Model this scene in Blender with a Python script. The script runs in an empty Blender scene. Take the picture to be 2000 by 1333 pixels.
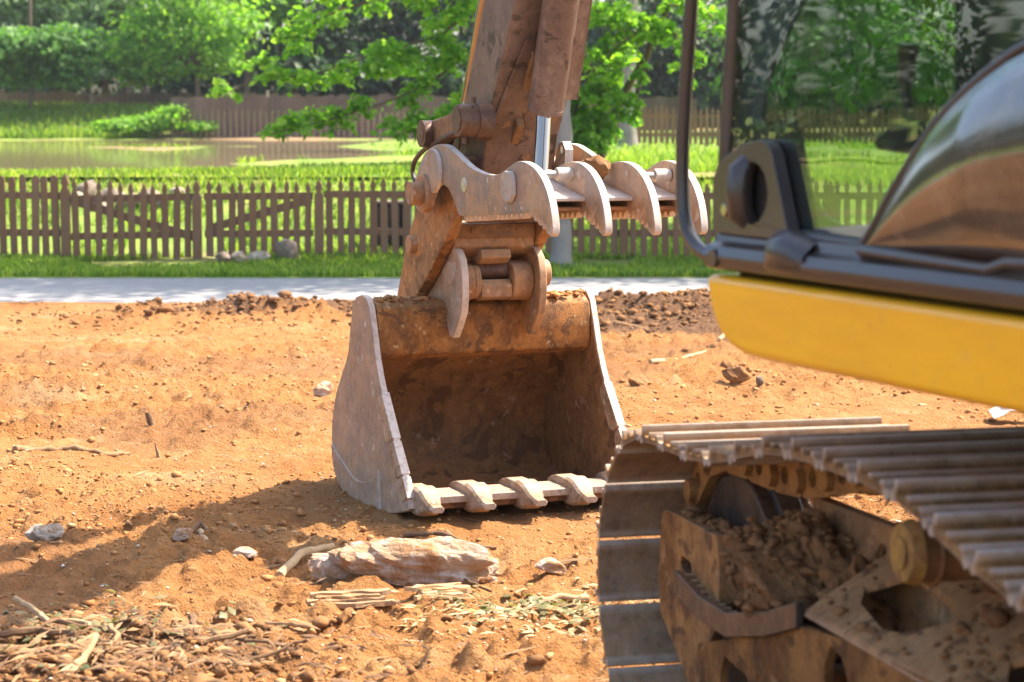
import bpy, bmesh, math, random
import numpy as np
from mathutils import Vector, Matrix
from mathutils.geometry import tessellate_polygon
random.seed(7); rng = np.random.default_rng(7)
S = bpy.context.scene
COL = S.collection
# ------------------------------------------------------------------ camera
F = 4400.0; CH = 1.75; PIT = math.atan((666.5-225)/F)
cam = bpy.data.cameras.new('camera'); co = bpy.data.objects.new('camera', cam); COL.objects.link(co)
co.location = (0, 0, CH); co.rotation_euler = (math.pi/2-PIT, 0, 0)
cam.sensor_width = 36; cam.lens = 36*F/2000; cam.clip_start = .05; cam.clip_end = 2000
cam.dof.use_dof = True; cam.dof.focus_distance = 9.9; cam.dof.aperture_fstop = 4.5
S.camera = co
# ------------------------------------------------------------------ light
SUN_EL = math.radians(56); SUN_AZ = math.atan2(.92, .39)      # azimuth clockwise from +Y
sdir = Vector((math.sin(SUN_AZ)*math.cos(SUN_EL), math.cos(SUN_AZ)*math.cos(SUN_EL), math.sin(SUN_EL)))
W = bpy.data.worlds.new('World'); S.world = W; W.use_nodes = True
wn = W.node_tree.nodes; wn.clear()
sky = wn.new('ShaderNodeTexSky'); sky.sky_type = 'NISHITA'; sky.sun_disc = False
sky.sun_elevation = SUN_EL; sky.sun_rotation = SUN_AZ; sky.air_density = 1.0; sky.dust_density = 3.0; sky.ozone_density = 1.0
bg = wn.new('ShaderNodeBackground'); bg.inputs[1].default_value = .15
wo = wn.new('ShaderNodeOutputWorld')
W.node_tree.links.new(sky.outputs[0], bg.inputs[0]); W.node_tree.links.new(bg.outputs[0], wo.inputs[0])
sl = bpy.data.lights.new('sun', 'SUN'); sl.energy = 4.2; sl.angle = math.radians(.6); sl.color = (1, .9, .75)
so = bpy.data.objects.new('sun', sl); COL.objects.link(so); so.location = (20, 12, 30)
so.rotation_euler = (-sdir).to_track_quat('-Z', 'Y').to_euler()
S.view_settings.view_transform = 'Standard'; S.view_settings.look = 'None'
S.view_settings.gamma = 1; S.view_settings.exposure = 1.75; S.view_settings.use_curve_mapping = False
S.render.engine = 'CYCLES'
S.cycles.max_bounces = 10; S.cycles.transparent_max_bounces = 12

# ------------------------------------------------------------------ helpers: pixels to space
C0 = np.array([0, 0, CH]); RX = np.array([1., 0, 0])
FW = np.array([0, math.cos(PIT), -math.sin(PIT)]); UPV = np.array([0, math.sin(PIT), math.cos(PIT)])
def ray(u, v): return FW+(u-1000)/F*RX-(v-666.5)/F*UPV
def onpl(u, v, P, n):
    d = ray(u, v); n = np.array(n, float); return C0+d*((np.array(P, float)-C0)@n)/(d@n)
def gnd(u, v, z=0.): return onpl(u, v, (0, 0, z), (0, 0, 1))
def aty(u, v, y): return onpl(u, v, (0, y, 0), (0, 1, 0))
class Frame:
    """r to the right, f towards the machine's rear, z up"""
    def __init__(s, O, deg):
        t = math.radians(deg); s.O = np.array(O, float)
        s.f = np.array([math.sin(t), -math.cos(t), 0]); s.r = np.array([math.cos(t), math.sin(t), 0]); s.z = np.array([0, 0, 1.])
    def w(s, r, f, z): return s.O+s.r*r+s.f*f+s.z*z
    def rp(s, u, v, r):
        P = onpl(u, v, s.O+s.r*r, s.r)-s.O; return (P@s.f, P[2])
A = Frame((.03, 9.9, 0), 22)        # bucket, thumb, arm, boom
T = Frame((.312, 6.3, 0), 14)       # tracks
B = Frame((.478, 5.2, 0), 22)       # cab and house

# ------------------------------------------------------------------ helpers: noise
_perm = np.random.default_rng(3).permutation(512)
def vnoise(x, y, seed=0):
    x = np.asarray(x, float); y = np.asarray(y, float)
    xi = np.floor(x).astype(int); yi = np.floor(y).astype(int); xf = x-xi; yf = y-yi
    def h(a, b): return _perm[(_perm[(a+seed*17) & 511]+b*3+seed*31) & 511]/255.5-1
    u = xf*xf*(3-2*xf); v = yf*yf*(3-2*yf)
    return (h(xi, yi)*(1-u)+h(xi+1, yi)*u)*(1-v)+(h(xi, yi+1)*(1-u)+h(xi+1, yi+1)*u)*v
def fbm(x, y, sc, octv=3, seed=0):
    r = 0; a = 1
    for k in range(octv): r = r+a*vnoise(np.asarray(x)*sc*2**k, np.asarray(y)*sc*2**k, seed+k); a *= .5
    return r
def sst(a, b, x): t = np.clip((np.asarray(x, float)-a)/(b-a), 0, 1); return t*t*(3-2*t)

# ------------------------------------------------------------------ helpers: objects
WL = {}
def tag(o, label=None, cat=None, group=None, kind=None):
    if label: o['label'] = label
    if cat: o['category'] = cat
    if group: o['group'] = group
    if kind: o['kind'] = kind
    return o
def place(o, loc, parent=None):
    loc = np.array(loc, float); WL[o] = loc
    if parent is not None: o.parent = parent; loc = loc-WL[parent]
    o.location = Vector(loc); COL.objects.link(o); return o
def empty(name, loc, parent=None): return place(bpy.data.objects.new(name, None), loc, parent)
def meshobj(name, me, loc, mat, parent=None):
    if mat is not None and not me.materials: me.materials.append(mat)
    return place(bpy.data.objects.new(name, me), loc, parent)
def bevel(o, w, seg=2, ang=40):
    m = o.modifiers.new('bevel', 'BEVEL'); m.width = w; m.segments = seg; m.limit_method = 'ANGLE'; m.angle_limit = math.radians(ang)
    m.harden_normals = True; m.use_clamp_overlap = True; return o
def bigmesh(name, V, Fc):
    """fast mesh from an (n,3) vertex array and an (m,k) face array"""
    V = np.asarray(V, np.float32); Fc = np.asarray(Fc, np.int32); k = Fc.shape[1]
    me = bpy.data.meshes.new(name); me.vertices.add(len(V)); me.vertices.foreach_set('co', V.ravel())
    me.loops.add(Fc.size); me.loops.foreach_set('vertex_index', Fc.ravel())
    me.polygons.add(len(Fc)); me.polygons.foreach_set('loop_start', np.arange(0, Fc.size, k, dtype=np.int32))
    me.polygons.foreach_set('loop_total', np.full(len(Fc), k, np.int32)); me.update(); return me
class MB:
    def __init__(s): s.v = []; s.f = []
    def add(s, vs, fs):
        n = len(s.v); s.v += [tuple(map(float, q)) for q in vs]; s.f += [tuple(i+n for i in f) for f in fs]; return s
    def box(s, fr, r0, r1, f0, f1, z0, z1):
        vs = [fr.w(r, f, z) for z in (z0, z1) for f in (f0, f1) for r in (r0, r1)]
        return s.add(vs, [(0, 1, 3, 2), (4, 6, 7, 5), (0, 4, 5, 1), (2, 3, 7, 6), (0, 2, 6, 4), (1, 5, 7, 3)])
    def prism(s, fr, poly, r0, r1):
        """(f,z) outline extruded along r"""
        return s.plate([fr.w(r0, f, z) for f, z in poly], [], fr.r*(r1-r0))
    def plate(s, outer, holes, th):
        loops = [outer]+holes; tri = tessellate_polygon([[Vector(p) for p in l] for l in loops])
        flat = [np.array(p, float) for l in loops for p in l]; n = len(flat); th = np.array(th, float)
        fs = [tuple(t) for t in tri] if holes else [tuple(range(n))]
        fs = fs+[tuple(i+n for i in reversed(t)) for t in fs]
        k = 0
        for l in loops:
            m = len(l)
            for i in range(m): a = k+i; b = k+(i+1) % m; fs.append((a, b, b+n, a+n))
            k += m
        return s.add(flat+[p+th for p in flat], fs)
    def cyl(s, p0, p1, r0, r1=None, n=20, caps=True):
        return s.tube([p0, p1], [r0, r0 if r1 is None else r1], n, caps)
    def tube(s, pts, rad, n=8, caps=True):
        pts = [np.array(p, float) for p in pts]; m = len(pts)
        if not hasattr(rad, '__len__'): rad = [rad]*m
        vs = []; ref = None
        for i in range(m):
            d = pts[min(i+1, m-1)]-pts[max(i-1, 0)]; d = d/(np.linalg.norm(d)+1e-9)
            if ref is None: ref = np.cross(d, np.array([0, 0, 1.]) if abs(d[2]) < .9 else np.array([1., 0, 0]))
            a = ref-(ref@d)*d; a /= np.linalg.norm(a)+1e-9; b = np.cross(d, a); ref = a
            for k in range(n):
                t = 2*math.pi*k/n; vs.append(pts[i]+rad[i]*(math.cos(t)*a+math.sin(t)*b))
        fs = [(i*n+k, i*n+(k+1) % n, (i+1)*n+(k+1) % n, (i+1)*n+k) for i in range(m-1) for k in range(n)]
        if caps: fs += [tuple(range(n-1, -1, -1)), tuple((m-1)*n+k for k in range(n))]
        return s.add(vs, fs)
    def mesh(s, name, smooth=True, ang=35, off=None):
        off = np.zeros(3) if off is None else off
        me = bpy.data.meshes.new(name); me.from_pydata([tuple(np.array(q)-off) for q in s.v], [], s.f)
        bm = bmesh.new(); bm.from_mesh(me); bmesh.ops.recalc_face_normals(bm, faces=bm.faces); bm.to_mesh(me); bm.free()
        if smooth:
            me.polygons.foreach_set('use_smooth', [True]*len(me.polygons)); me.set_sharp_from_angle(angle=math.radians(ang))
        return me
    def build(s, name, mat, parent=None, bev=0, seg=2, smooth=True, ang=35):
        c = np.array(s.v).mean(0); o = meshobj(name, s.mesh(name, smooth, ang, c), c, mat, parent)
        if bev: bevel(o, bev, seg)
        return o

# ------------------------------------------------------------------ helpers: materials
class NT:
    def __init__(s, name):
        s.m = bpy.data.materials.new(name); s.m.use_nodes = True; s.t = s.m.node_tree; s.t.nodes.clear()
        s.out = s.n('ShaderNodeOutputMaterial')
    def n(s, t, **kw):
        x = s.t.nodes.new(t)
        for k, v in kw.items(): setattr(x, k, v)
        return x
    def put(s, sock, v):
        if hasattr(v, 'links') or isinstance(v, bpy.types.NodeSocket): s.t.links.new(v, sock)
        elif isinstance(v, (tuple, list)) and len(v) == 3 and sock.type == 'RGBA': sock.default_value = (*v, 1)
        else: sock.default_value = v
    def pos(s, scale=(1, 1, 1)):
        g = s.n('ShaderNodeNewGeometry'); mp = s.n('ShaderNodeMapping'); mp.inputs['Scale'].default_value = scale
        s.t.links.new(g.outputs['Position'], mp.inputs['Vector']); return mp.outputs[0]
    def noise(s, sc, vec=None, det=5, rough=.6, dist=0):
        x = s.n('ShaderNodeTexNoise'); x.inputs['Scale'].default_value = sc; x.inputs['Detail'].default_value = det
        x.inputs['Roughness'].default_value = rough; x.inputs['Distortion'].default_value = dist
        s.t.links.new(vec if vec is not None else s.pos(), x.inputs['Vector']); return x.outputs['Fac']
    def ramp(s, fac, stops, interp='LINEAR'):
        x = s.n('ShaderNodeValToRGB'); x.color_ramp.interpolation = interp; e = x.color_ramp.elements
        while len(e) < len(stops): e.new(.5)
        for el, (p, c) in zip(e, stops): el.position = p; el.color = (c, c, c, 1) if not hasattr(c, '__len__') else (*c, 1)
        s.t.links.new(fac, x.inputs[0]); return x.outputs[0]
    def mix(s, fac, a, b, mode='MIX'):
        x = s.n('ShaderNodeMix', data_type='RGBA', blend_type=mode); s.put(x.inputs[0], fac); s.put(x.inputs[6], a); s.put(x.inputs[7], b); return x.outputs[2]
    def math(s, op, a, b=0.):
        x = s.n('ShaderNodeMath', operation=op); s.put(x.inputs[0], a); s.put(x.inputs[1], b); return x.outputs[0]
    def bump(s, h, strength=.4, dist=.01):
        x = s.n('ShaderNodeBump'); x.inputs['Strength'].default_value = strength; x.inputs['Distance'].default_value = dist
        s.t.links.new(h, x.inputs['Height']); return x.outputs[0]
    def bsdf(s, col, rough=.7, metal=0., normal=None, spec=.5, coat=0., **kw):
        x = s.n('ShaderNodeBsdfPrincipled'); s.put(x.inputs['Base Color'], col); s.put(x.inputs['Roughness'], rough); s.put(x.inputs['Metallic'], metal)
        x.inputs['Specular IOR Level'].default_value = spec; x.inputs['Coat Weight'].default_value = coat; x.inputs['Coat Roughness'].default_value = .08
        if normal is not None: s.t.links.new(normal, x.inputs['Normal'])
        for k, v in kw.items(): s.put(x.inputs[k], v)
        s.t.links.new(x.outputs[0], s.out.inputs[0]); return x
    def upness(s, lo, hi):
        g = s.n('ShaderNodeNewGeometry'); x = s.n('ShaderNodeSeparateXYZ'); s.t.links.new(g.outputs['Normal'], x.inputs[0])
        return s.ramp(x.outputs[2], [(lo, 0.), (hi, 1.)])
    def edge(s, lo=.52, hi=.6):
        g = s.n('ShaderNodeNewGeometry'); return s.ramp(g.outputs['Pointiness'], [(lo, 0.), (hi, 1.)])
CLAY = (.40, .205, .088)
def metal(name, c1, c2, c3, scale=5., rough=.6, met=.0, dust=CLAY, dustup=.6, dustall=.25, wear=None, bump=.25, lo=.42, hi=.58, spec=.35, splat=None, rim=None):
    t = NT(name)
    a = t.noise(scale, det=7, rough=.65, dist=.4); b = t.noise(scale*3.3, det=5, rough=.7)
    col = t.mix(t.ramp(a, [(lo, 0.), (hi, 1.)]), c1, c2)
    col = t.mix(t.ramp(b, [(.55, 0.), (.68, .85)]), col, c3)
    d = t.noise(scale*.6, t.pos((1, 1, .6)), det=6, rough=.75); dm = t.ramp(d, [(.42, 0.), (.72, 1.)])
    col = t.mix(t.math('MULTIPLY', dm, dustall*1.6), col, dust)
    if dustup: col = t.mix(t.math('MULTIPLY', t.upness(.45, .9), t.math('ADD', t.math('MULTIPLY', dm, .6), dustup*.5)), col, dust)
    scr = t.noise(scale*4, t.pos((1.1, 1.1, .7)), det=8, rough=.8); col = t.mix(t.ramp(scr, [(.38, .55), (.5, 0.)]), col, t.mix(1., col, (.45, .42, .4), 'MULTIPLY')); col = t.mix(t.ramp(scr, [(.54, 0.), (.68, .55)]), col, t.mix(1., col, (1.6, 1.55, 1.5), 'MULTIPLY'))
    if splat:   # dark pits and pale chips with an outline of their own
        s1 = t.noise(splat[0], det=3, rough=.5, dist=.8)
        col = t.mix(t.ramp(s1, [(.59, 0.), (.63, .8)]), col, splat[1]); col = t.mix(t.ramp(t.noise(splat[0]*1.7, t.pos((1, 1.3, 1)), det=4), [(.64, 0.), (.67, .75)]), col, splat[2])
    pit = t.noise(scale*9, det=3, rough=.6, dist=.5); col = t.mix(t.ramp(pit, [(.63, 0.), (.67, .6)]), col, t.mix(1., col, (.4, .36, .33), 'MULTIPLY')); col = t.mix(t.ramp(pit, [(.32, .45), (.36, 0.)]), col, t.mix(1., col, (1.7, 1.65, 1.6), 'MULTIPLY'))
    if rim:      # plate edges rubbed bright, their sun glare also put into the colour; the faces of the plate look along r
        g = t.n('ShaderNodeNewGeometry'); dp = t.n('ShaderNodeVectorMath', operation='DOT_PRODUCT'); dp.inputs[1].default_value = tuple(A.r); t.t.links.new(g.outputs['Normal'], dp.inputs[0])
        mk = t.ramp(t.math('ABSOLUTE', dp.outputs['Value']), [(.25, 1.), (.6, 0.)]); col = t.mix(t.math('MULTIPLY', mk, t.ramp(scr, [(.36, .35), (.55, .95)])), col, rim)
    rg = t.ramp(b, [(.3, rough-.12), (.7, rough+.18)]); mv = met
    if wear:
        e = t.math('MULTIPLY', t.edge(wear[1], wear[2]), t.ramp(b, [(.3, .35), (.55, 1.)])); col = t.mix(e, col, wear[0])
    if name == 'worn_track_shoe':     # grouser tips rubbed to bare steel
        tc = t.n('ShaderNodeTexCoord'); sx_ = t.n('ShaderNodeSeparateXYZ'); t.t.links.new(tc.outputs['Object'], sx_.inputs[0]); col = t.mix(t.math('MULTIPLY', t.ramp(sx_.outputs[2], [(.0385, 0.), (.0415, 1.)]), t.ramp(b, [(.35, .45), (.6, .95)])), col, (.46, .40, .35))
    fine = t.noise(scale*22, det=4, rough=.7); hmix = t.math('ADD', t.math('MULTIPLY', fine, .4), t.math('MULTIPLY', d, 1.))
    t.bsdf(col, rg, mv, t.bump(hmix, bump, .012), spec); return t.m
MT = {}
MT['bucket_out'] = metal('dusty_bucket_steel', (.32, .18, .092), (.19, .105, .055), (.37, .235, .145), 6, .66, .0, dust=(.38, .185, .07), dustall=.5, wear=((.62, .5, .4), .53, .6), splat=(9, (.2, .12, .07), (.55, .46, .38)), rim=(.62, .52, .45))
MT['bucket_in'] = metal('rusty_bucket_inside', (.255, .12, .042), (.17, .08, .03), (.31, .165, .068), 5, .68, .0, dust=(.31, .15, .055), dustall=.35, splat=(6.5, (.10, .048, .02), (.34, .22, .13)))
MT['bucket_band'] = metal('orange_rust_band', (.37, .15, .03), (.17, .07, .02), (.43, .24, .09), 9, .66, .05, dust=(.36, .18, .06), dustall=.3, bump=1.0, splat=(13, (.12, .055, .02), (.55, .38, .22)))
MT['tooth'] = metal('worn_tooth_steel', (.34, .255, .18), (.24, .16, .10), (.40, .32, .25), 14, .5, .0, dust=(.36, .19, .08), dustall=.4, wear=((.55, .46, .38), .54, .62), splat=(22, (.14, .08, .045), (.52, .44, .37)))
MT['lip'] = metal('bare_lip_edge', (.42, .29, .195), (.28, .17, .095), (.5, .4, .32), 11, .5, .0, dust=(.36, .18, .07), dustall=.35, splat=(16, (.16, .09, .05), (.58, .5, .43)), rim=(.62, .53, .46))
MT['coupler'] = metal('orange_dusty_coupler', (.37, .16, .042), (.19, .08, .024), (.42, .21, .075), 7, .62, .05, dust=(.42, .22, .09), dustall=.35, wear=((.5, .36, .25), .53, .62), splat=(10, (.14, .065, .025), (.5, .36, .24)))
MT['arm'] = metal('brown_arm_paint', (.14, .088, .066), (.18, .118, .09), (.225, .15, .11), 3, .42, .15, dust=(.33, .18, .07), dustup=.4, dustall=.12, bump=.12, splat=(7, (.05, .03, .022), (.28, .15, .07)))
MT['arm_low'] = metal('rust_stained_arm_plate', (.16, .085, .045), (.25, .13, .05), (.33, .18, .07), 5, .55, .1, dust=(.36, .19, .07), dustall=.35)
MT['boss'] = metal('dark_brown_boss', (.085, .045, .032), (.11, .06, .042), (.16, .09, .06), 8, .38, .2, dustall=.12, bump=.15)
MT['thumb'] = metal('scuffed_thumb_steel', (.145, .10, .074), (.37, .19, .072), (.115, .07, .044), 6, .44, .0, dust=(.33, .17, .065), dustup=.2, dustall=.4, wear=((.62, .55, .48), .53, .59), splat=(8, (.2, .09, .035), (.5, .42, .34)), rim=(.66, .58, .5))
MT['shoe'] = metal('worn_track_shoe', (.13, .07, .03), (.23, .125, .052), (.31, .18, .08), 7, .7, .0, dust=(.45, .25, .1), dustup=.95, dustall=.35, wear=((.42, .34, .27), .54, .62), spec=.1)
MT['frame'] = metal('dusty_track_frame', (.32, .155, .052), (.15, .07, .027), (.37, .195, .075), 6, .72, .0, dust=(.34, .185, .085), dustup=.8, dustall=.35, spec=.12, wear=((.4, .27, .18), .53, .62), splat=(9, (.1, .05, .028), (.34, .2, .1)))
MT['chain'] = metal('rusty_yellow_chain', (.30, .165, .05), (.19, .095, .035), (.34, .2, .08), 9, .6, .1, dustall=.25)
MT['frame_side'] = metal('brown_frame_side', (.25, .115, .038), (.13, .06, .024), (.29, .145, .055), 5, .8, .0, dust=(.30, .145, .055), dustup=.3, dustall=.4, spec=.05, splat=(9, (.09, .045, .025), (.33, .19, .09)))
MT['roller'] = metal('yellow_roller', (.34, .19, .035), (.22, .115, .03), (.17, .085, .03), 10, .55, .0, dustall=.25)
MT['dark_steel'] = metal('dark_idler_steel', (.05, .045, .045), (.085, .07, .06), (.13, .1, .08), 8, .4, .5, dustall=.12)
MT['mud'] = metal('packed_mud', (.20, .10, .045), (.27, .145, .065), (.15, .075, .035), 9, .95, .0, dust=(.34, .18, .08), dustup=.3, dustall=.3, bump=1.0, spec=.1)

t = NT('yellow_paint'); n = t.noise(3, t.pos((1, 1, 6)), det=4); col = t.mix(t.ramp(n, [(.35, 0.), (.7, 1.)]), (.93, .48, .012), (.85, .41, .012))
dz = t.noise(16, det=6, rough=.8); col = t.mix(t.ramp(dz, [(.56, 0.), (.78, .4)]), col, (.6, .38, .17)); col = t.mix(t.ramp(t.noise(55, det=3), [(.70, 0.), (.73, .5)]), col, (.42, .22, .09))
t.bsdf(col, t.ramp(n, [(.3, .28), (.7, .4)]), 0., t.bump(t.noise(30), .02, .01), .35, .25); MT['yellow'] = t.m
t = NT('dark_cab_paint'); n = t.noise(6, det=6, rough=.7); col = t.mix(t.ramp(n, [(.35, 0.), (.75, 1.)]), (.030, .024, .021), (.055, .043, .036))
col = t.mix(t.math('MULTIPLY', t.upness(.5, .95), t.ramp(n, [(.45, .03), (.75, .3)])), col, (.3, .19, .12))
t.bsdf(col, t.ramp(n, [(.3, .26), (.7, .42)]), 0., t.bump(t.noise(220, det=2), .06, .004), .5, .15); MT['cab'] = t.m
t = NT('black_plastic'); n = t.noise(9, det=5); t.bsdf(t.mix(n, (.022, .02, .02), (.05, .042, .038)), .38, 0., t.bump(t.noise(260, det=2), .1, .003)); MT['black'] = t.m
t = NT('slate_blind'); wv = t.n('ShaderNodeTexWave', wave_type='BANDS', bands_direction='Z'); wv.inputs['Scale'].default_value = 70; t.t.links.new(t.pos(), wv.inputs['Vector'])
t.bsdf(t.mix(wv.outputs['Fac'], (.08, .093, .125), (.105, .12, .155)), .8, 0., None, .2); MT['blind'] = t.m
t = NT('interior_dark'); t.bsdf(t.mix(t.noise(14), (.012, .013, .013), (.03, .03, .03)), .8); MT['interior'] = t.m
t = NT('chrome_rod'); t.bsdf(t.mix(t.noise(9, t.pos((1, 1, .3))), (.26, .21, .17), (.42, .36, .30)), t.ramp(t.noise(30), [(.3, .08), (.7, .2)]), 1.); MT['chrome'] = t.m
t = NT('bright_steel'); t.bsdf((.62, .6, .57), .3, .9); MT['steel'] = t.m
t = NT('rubber_hose'); t.bsdf(t.mix(t.noise(20), (.03, .022, .018), (.09, .06, .04)), .5); MT['hose'] = t.m
def glassmat(name, tint, rough=.0, refl=.03):
    t = NT(name); tr = t.n('ShaderNodeBsdfTransparent'); t.put(tr.inputs[0], tint); gl = t.n('ShaderNodeBsdfGlossy'); gl.inputs[0].default_value = (1, 1, 1, 1); gl.inputs[1].default_value = rough
    bp = t.bump(t.noise(1.7, det=1), .12, .02); t.t.links.new(bp, gl.inputs['Normal'])
    fr = t.n('ShaderNodeLayerWeight'); fr.inputs[0].default_value = .5; fa = t.math('ADD', t.math('MULTIPLY', t.math('POWER', fr.outputs['Facing'], 5.), .85), .03+refl)
    df = t.n('ShaderNodeBsdfDiffuse'); df.inputs[0].default_value = (.42, .34, .26, 1)
    dirt = t.math('MULTIPLY', t.ramp(t.noise(5, det=7, rough=.75), [(.5, 0.), (.8, 1.)]), .05)
    m1 = t.n('ShaderNodeMixShader'); t.t.links.new(fa, m1.inputs[0]); t.t.links.new(tr.outputs[0], m1.inputs[1]); t.t.links.new(gl.outputs[0], m1.inputs[2])
    m2 = t.n('ShaderNodeMixShader'); t.t.links.new(dirt, m2.inputs[0]); t.t.links.new(m1.outputs[0], m2.inputs[1]); t.t.links.new(df.outputs[0], m2.inputs[2])
    t.t.links.new(m2.outputs[0], t.out.inputs[0]); return t.m
MT['glass'] = glassmat('cab_glass', (.80, .86, .80), 0., .05); MT['tint'] = glassmat('tinted_glass', (.10, .085, .07), .03, .22)

def earth(name, dark=False):
    t = NT(name)
    big = t.noise(.35, det=4, rough=.6); med = t.noise(1.9, det=6, rough=.65, dist=.3); fin = t.noise(14, det=6, rough=.75); vf = t.noise(75, det=4, rough=.7)
    c = t.mix(t.ramp(med, [(.36, 0.), (.64, 1.)]), (.37, .152, .045), (.48, .235, .085))
    c = t.mix(t.ramp(big, [(.4, 0.), (.66, .7)]), c, (.45, .208, .07))
    c = t.mix(t.ramp(fin, [(.56, 0.), (.74, .7)]), c, (.60, .375, .185))            # pale dried crumbs
    c = t.mix(t.ramp(fin, [(.29, .8), (.42, 0.)]), c, (.26, .108, .038))
    c = t.mix(t.ramp(vf, [(.3, .5), (.45, 0.)]), c, (.24, .105, .042))
    c = t.mix(t.ramp(t.noise(.8, t.pos((1, 2.2, 1)), det=4), [(.56, 0.), (.70, .65)]), c, (.56, .345, .17))   # dusty worn patches
    g = t.n('ShaderNodeVertexColor'); g.layer_name = 'soil'
    c = t.mix(g.outputs[0], c, t.mix(fin, (.13, .065, .033), (.24, .13, .07)))    # dark top soil, dumped in heaps
    h = t.math('ADD', t.math('MULTIPLY', fin, 1.), t.math('MULTIPLY', vf, .45)); nb = t.bump(t.math('ADD', h, t.math('MULTIPLY', t.noise(38, det=5, rough=.7), .8)), 1., .05)
    t.bsdf(c, .93, 0., nb, .15); return t.m
MT['dirt'] = earth('red_clay')
t = NT('clod_clay'); gi = t.n('ShaderNodeNewGeometry'); c = t.ramp(gi.outputs['Random Per Island'], [(0., (.30, .13, .045)), (.4, (.42, .205, .078)), (.85, (.48, .25, .1)), (1., (.52, .32, .16))])
c = t.mix(t.ramp(t.noise(40), [(.4, 0.), (.65, .5)]), c, (.22, .1, .042)); t.bsdf(c, .95, 0., t.bump(t.noise(60), .7, .01), .1); MT['clod'] = t.m
t = NT('dark_clod'); gi = t.n('ShaderNodeNewGeometry'); c = t.ramp(gi.outputs['Random Per Island'], [(0., (.12, .055, .026)), (1., (.28, .14, .06))])
t.bsdf(t.mix(t.ramp(t.noise(30), [(.4, 0.), (.7, .6)]), c, (.3, .16, .07)), .95, 0., t.bump(t.noise(60), .7, .01), .1); MT['dark_clod'] = t.m
t = NT('pale_chips'); gi = t.n('ShaderNodeNewGeometry'); t.bsdf(t.ramp(gi.outputs['Random Per Island'], [(0., (.48, .33, .2)), (.7, (.55, .42, .3)), (1., (.7, .62, .56))]), .8); MT['chip'] = t.m
def stone(name, c1, c2, c3, sc=6, strata=True):
    t = NT(name); a = t.noise(sc, t.pos((1, 1, 3) if strata else (1, 1, 1)), det=8, rough=.7, dist=.6); b = t.noise(sc*2.5, det=6, rough=.7)
    c = t.mix(t.ramp(a, [(.38, 0.), (.6, 1.)]), c1, c2); c = t.mix(t.ramp(b, [(.5, 0.), (.66, .9)]), c, c3)
    h = t.math('ADD', t.math('MULTIPLY', a, 1.5), t.noise(sc*9, t.pos((1, 1, 2.5)), det=5, rough=.7)); t.bsdf(c, .85, 0., t.bump(h, .9, .03), .25); return t.m
MT['rock'] = stone('clay_stained_rock', (.58, .41, .28), (.43, .21, .085), (.74, .63, .54), 5, False)
MT['rock_pale'] = stone('pale_quartz_rock', (.58, .48, .38), (.42, .27, .15), (.72, .66, .6), 9, False)
MT['rock_grey'] = stone('grey_fence_rock', (.30, .235, .18), (.22, .15, .10), (.42, .36, .31), 5, False)
def woodm(name, c1, c2, c3, sc=12):
    t = NT(name); a = t.noise(sc, t.pos((1, 1, 1)), det=7, rough=.7); b = t.noise(sc*4, det=5); gi = t.n('ShaderNodeNewGeometry')
    c = t.mix(t.ramp(a, [(.4, 0.), (.62, 1.)]), c1, c2); c = t.mix(t.ramp(b, [(.56, 0.), (.7, .7)]), c, c3); c = t.mix(t.ramp(gi.outputs['Random Per Island'], [(0., 0.), (1., .45)]), c, c3)
    t.bsdf(c, .85, 0., t.bump(b, .5, .008), .2); return t.m
MT['stick'] = woodm('dry_stick', (.27, .155, .075), (.18, .095, .042), (.38, .25, .14)); MT['splint'] = woodm('pale_splintered_wood', (.44, .29, .15), (.33, .19, .085), (.54, .40, .24))
MT['bark'] = woodm('rotten_bark', (.34, .19, .085), (.22, .115, .05), (.50, .37, .25)); MT['root'] = woodm('dark_root', (.16, .085, .045), (.1, .055, .03), (.24, .14, .075))
MT['trunk'] = woodm('brown_tree_bark', (.12, .085, .06), (.085, .06, .042), (.2, .15, .11), 5); MT['trunk_grey'] = woodm('grey_tree_bark', (.24, .21, .18), (.17, .145, .12), (.33, .3, .26), 4)
t = NT('brown_fence_paint'); oi = t.n('ShaderNodeObjectInfo'); c = t.mix(oi.outputs['Random'], (.185, .096, .049), (.225, .122, .066)); c = t.mix(t.ramp(t.noise(9, t.pos((1, 1, .25)), det=6), [(.5, 0.), (.75, .6)]), c, (.2, .13, .095))
t.bsdf(c, .75, 0., t.bump(t.noise(30, t.pos((1, 1, .15))), .25, .004), .25); MT['fence'] = t.m
t = NT('far_fence_wood'); c = t.mix(t.ramp(t.noise(.5, t.pos((3, 1, .6)), det=4), [(.4, 0.), (.7, 1.)]), (.09, .058, .042), (.16, .105, .075)); t.bsdf(c, .85); MT['farfence'] = t.m
t = NT('asphalt'); a = t.noise(.7, t.pos((.5, 1, 1)), det=5); b = t.noise(90, det=3); c = t.mix(t.ramp(a, [(.35, 0.), (.7, 1.)]), (.215, .205, .20), (.25, .24, .235)); c = t.mix(t.ramp(b, [(.4, 0.), (.7, .4)]), c, (.38, .37, .36))
c = t.mix(t.ramp(t.noise(1.3, det=6, rough=.7), [(.62, 0.), (.8, .35)]), c, (.34, .26, .19)); t.bsdf(c, .85, 0., t.bump(b, .3, .01), .3); MT['road'] = t.m
t = NT('grass_ground'); a = t.noise(.33, det=5, rough=.65); b = t.noise(2.5, det=5, rough=.7); c = t.mix(t.ramp(b, [(.35, 0.), (.65, 1.)]), (.10, .165, .025), (.21, .28, .048))
c = t.mix(t.ramp(a, [(.55, 0.), (.68, .8)]), c, (.25, .20, .075))
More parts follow.
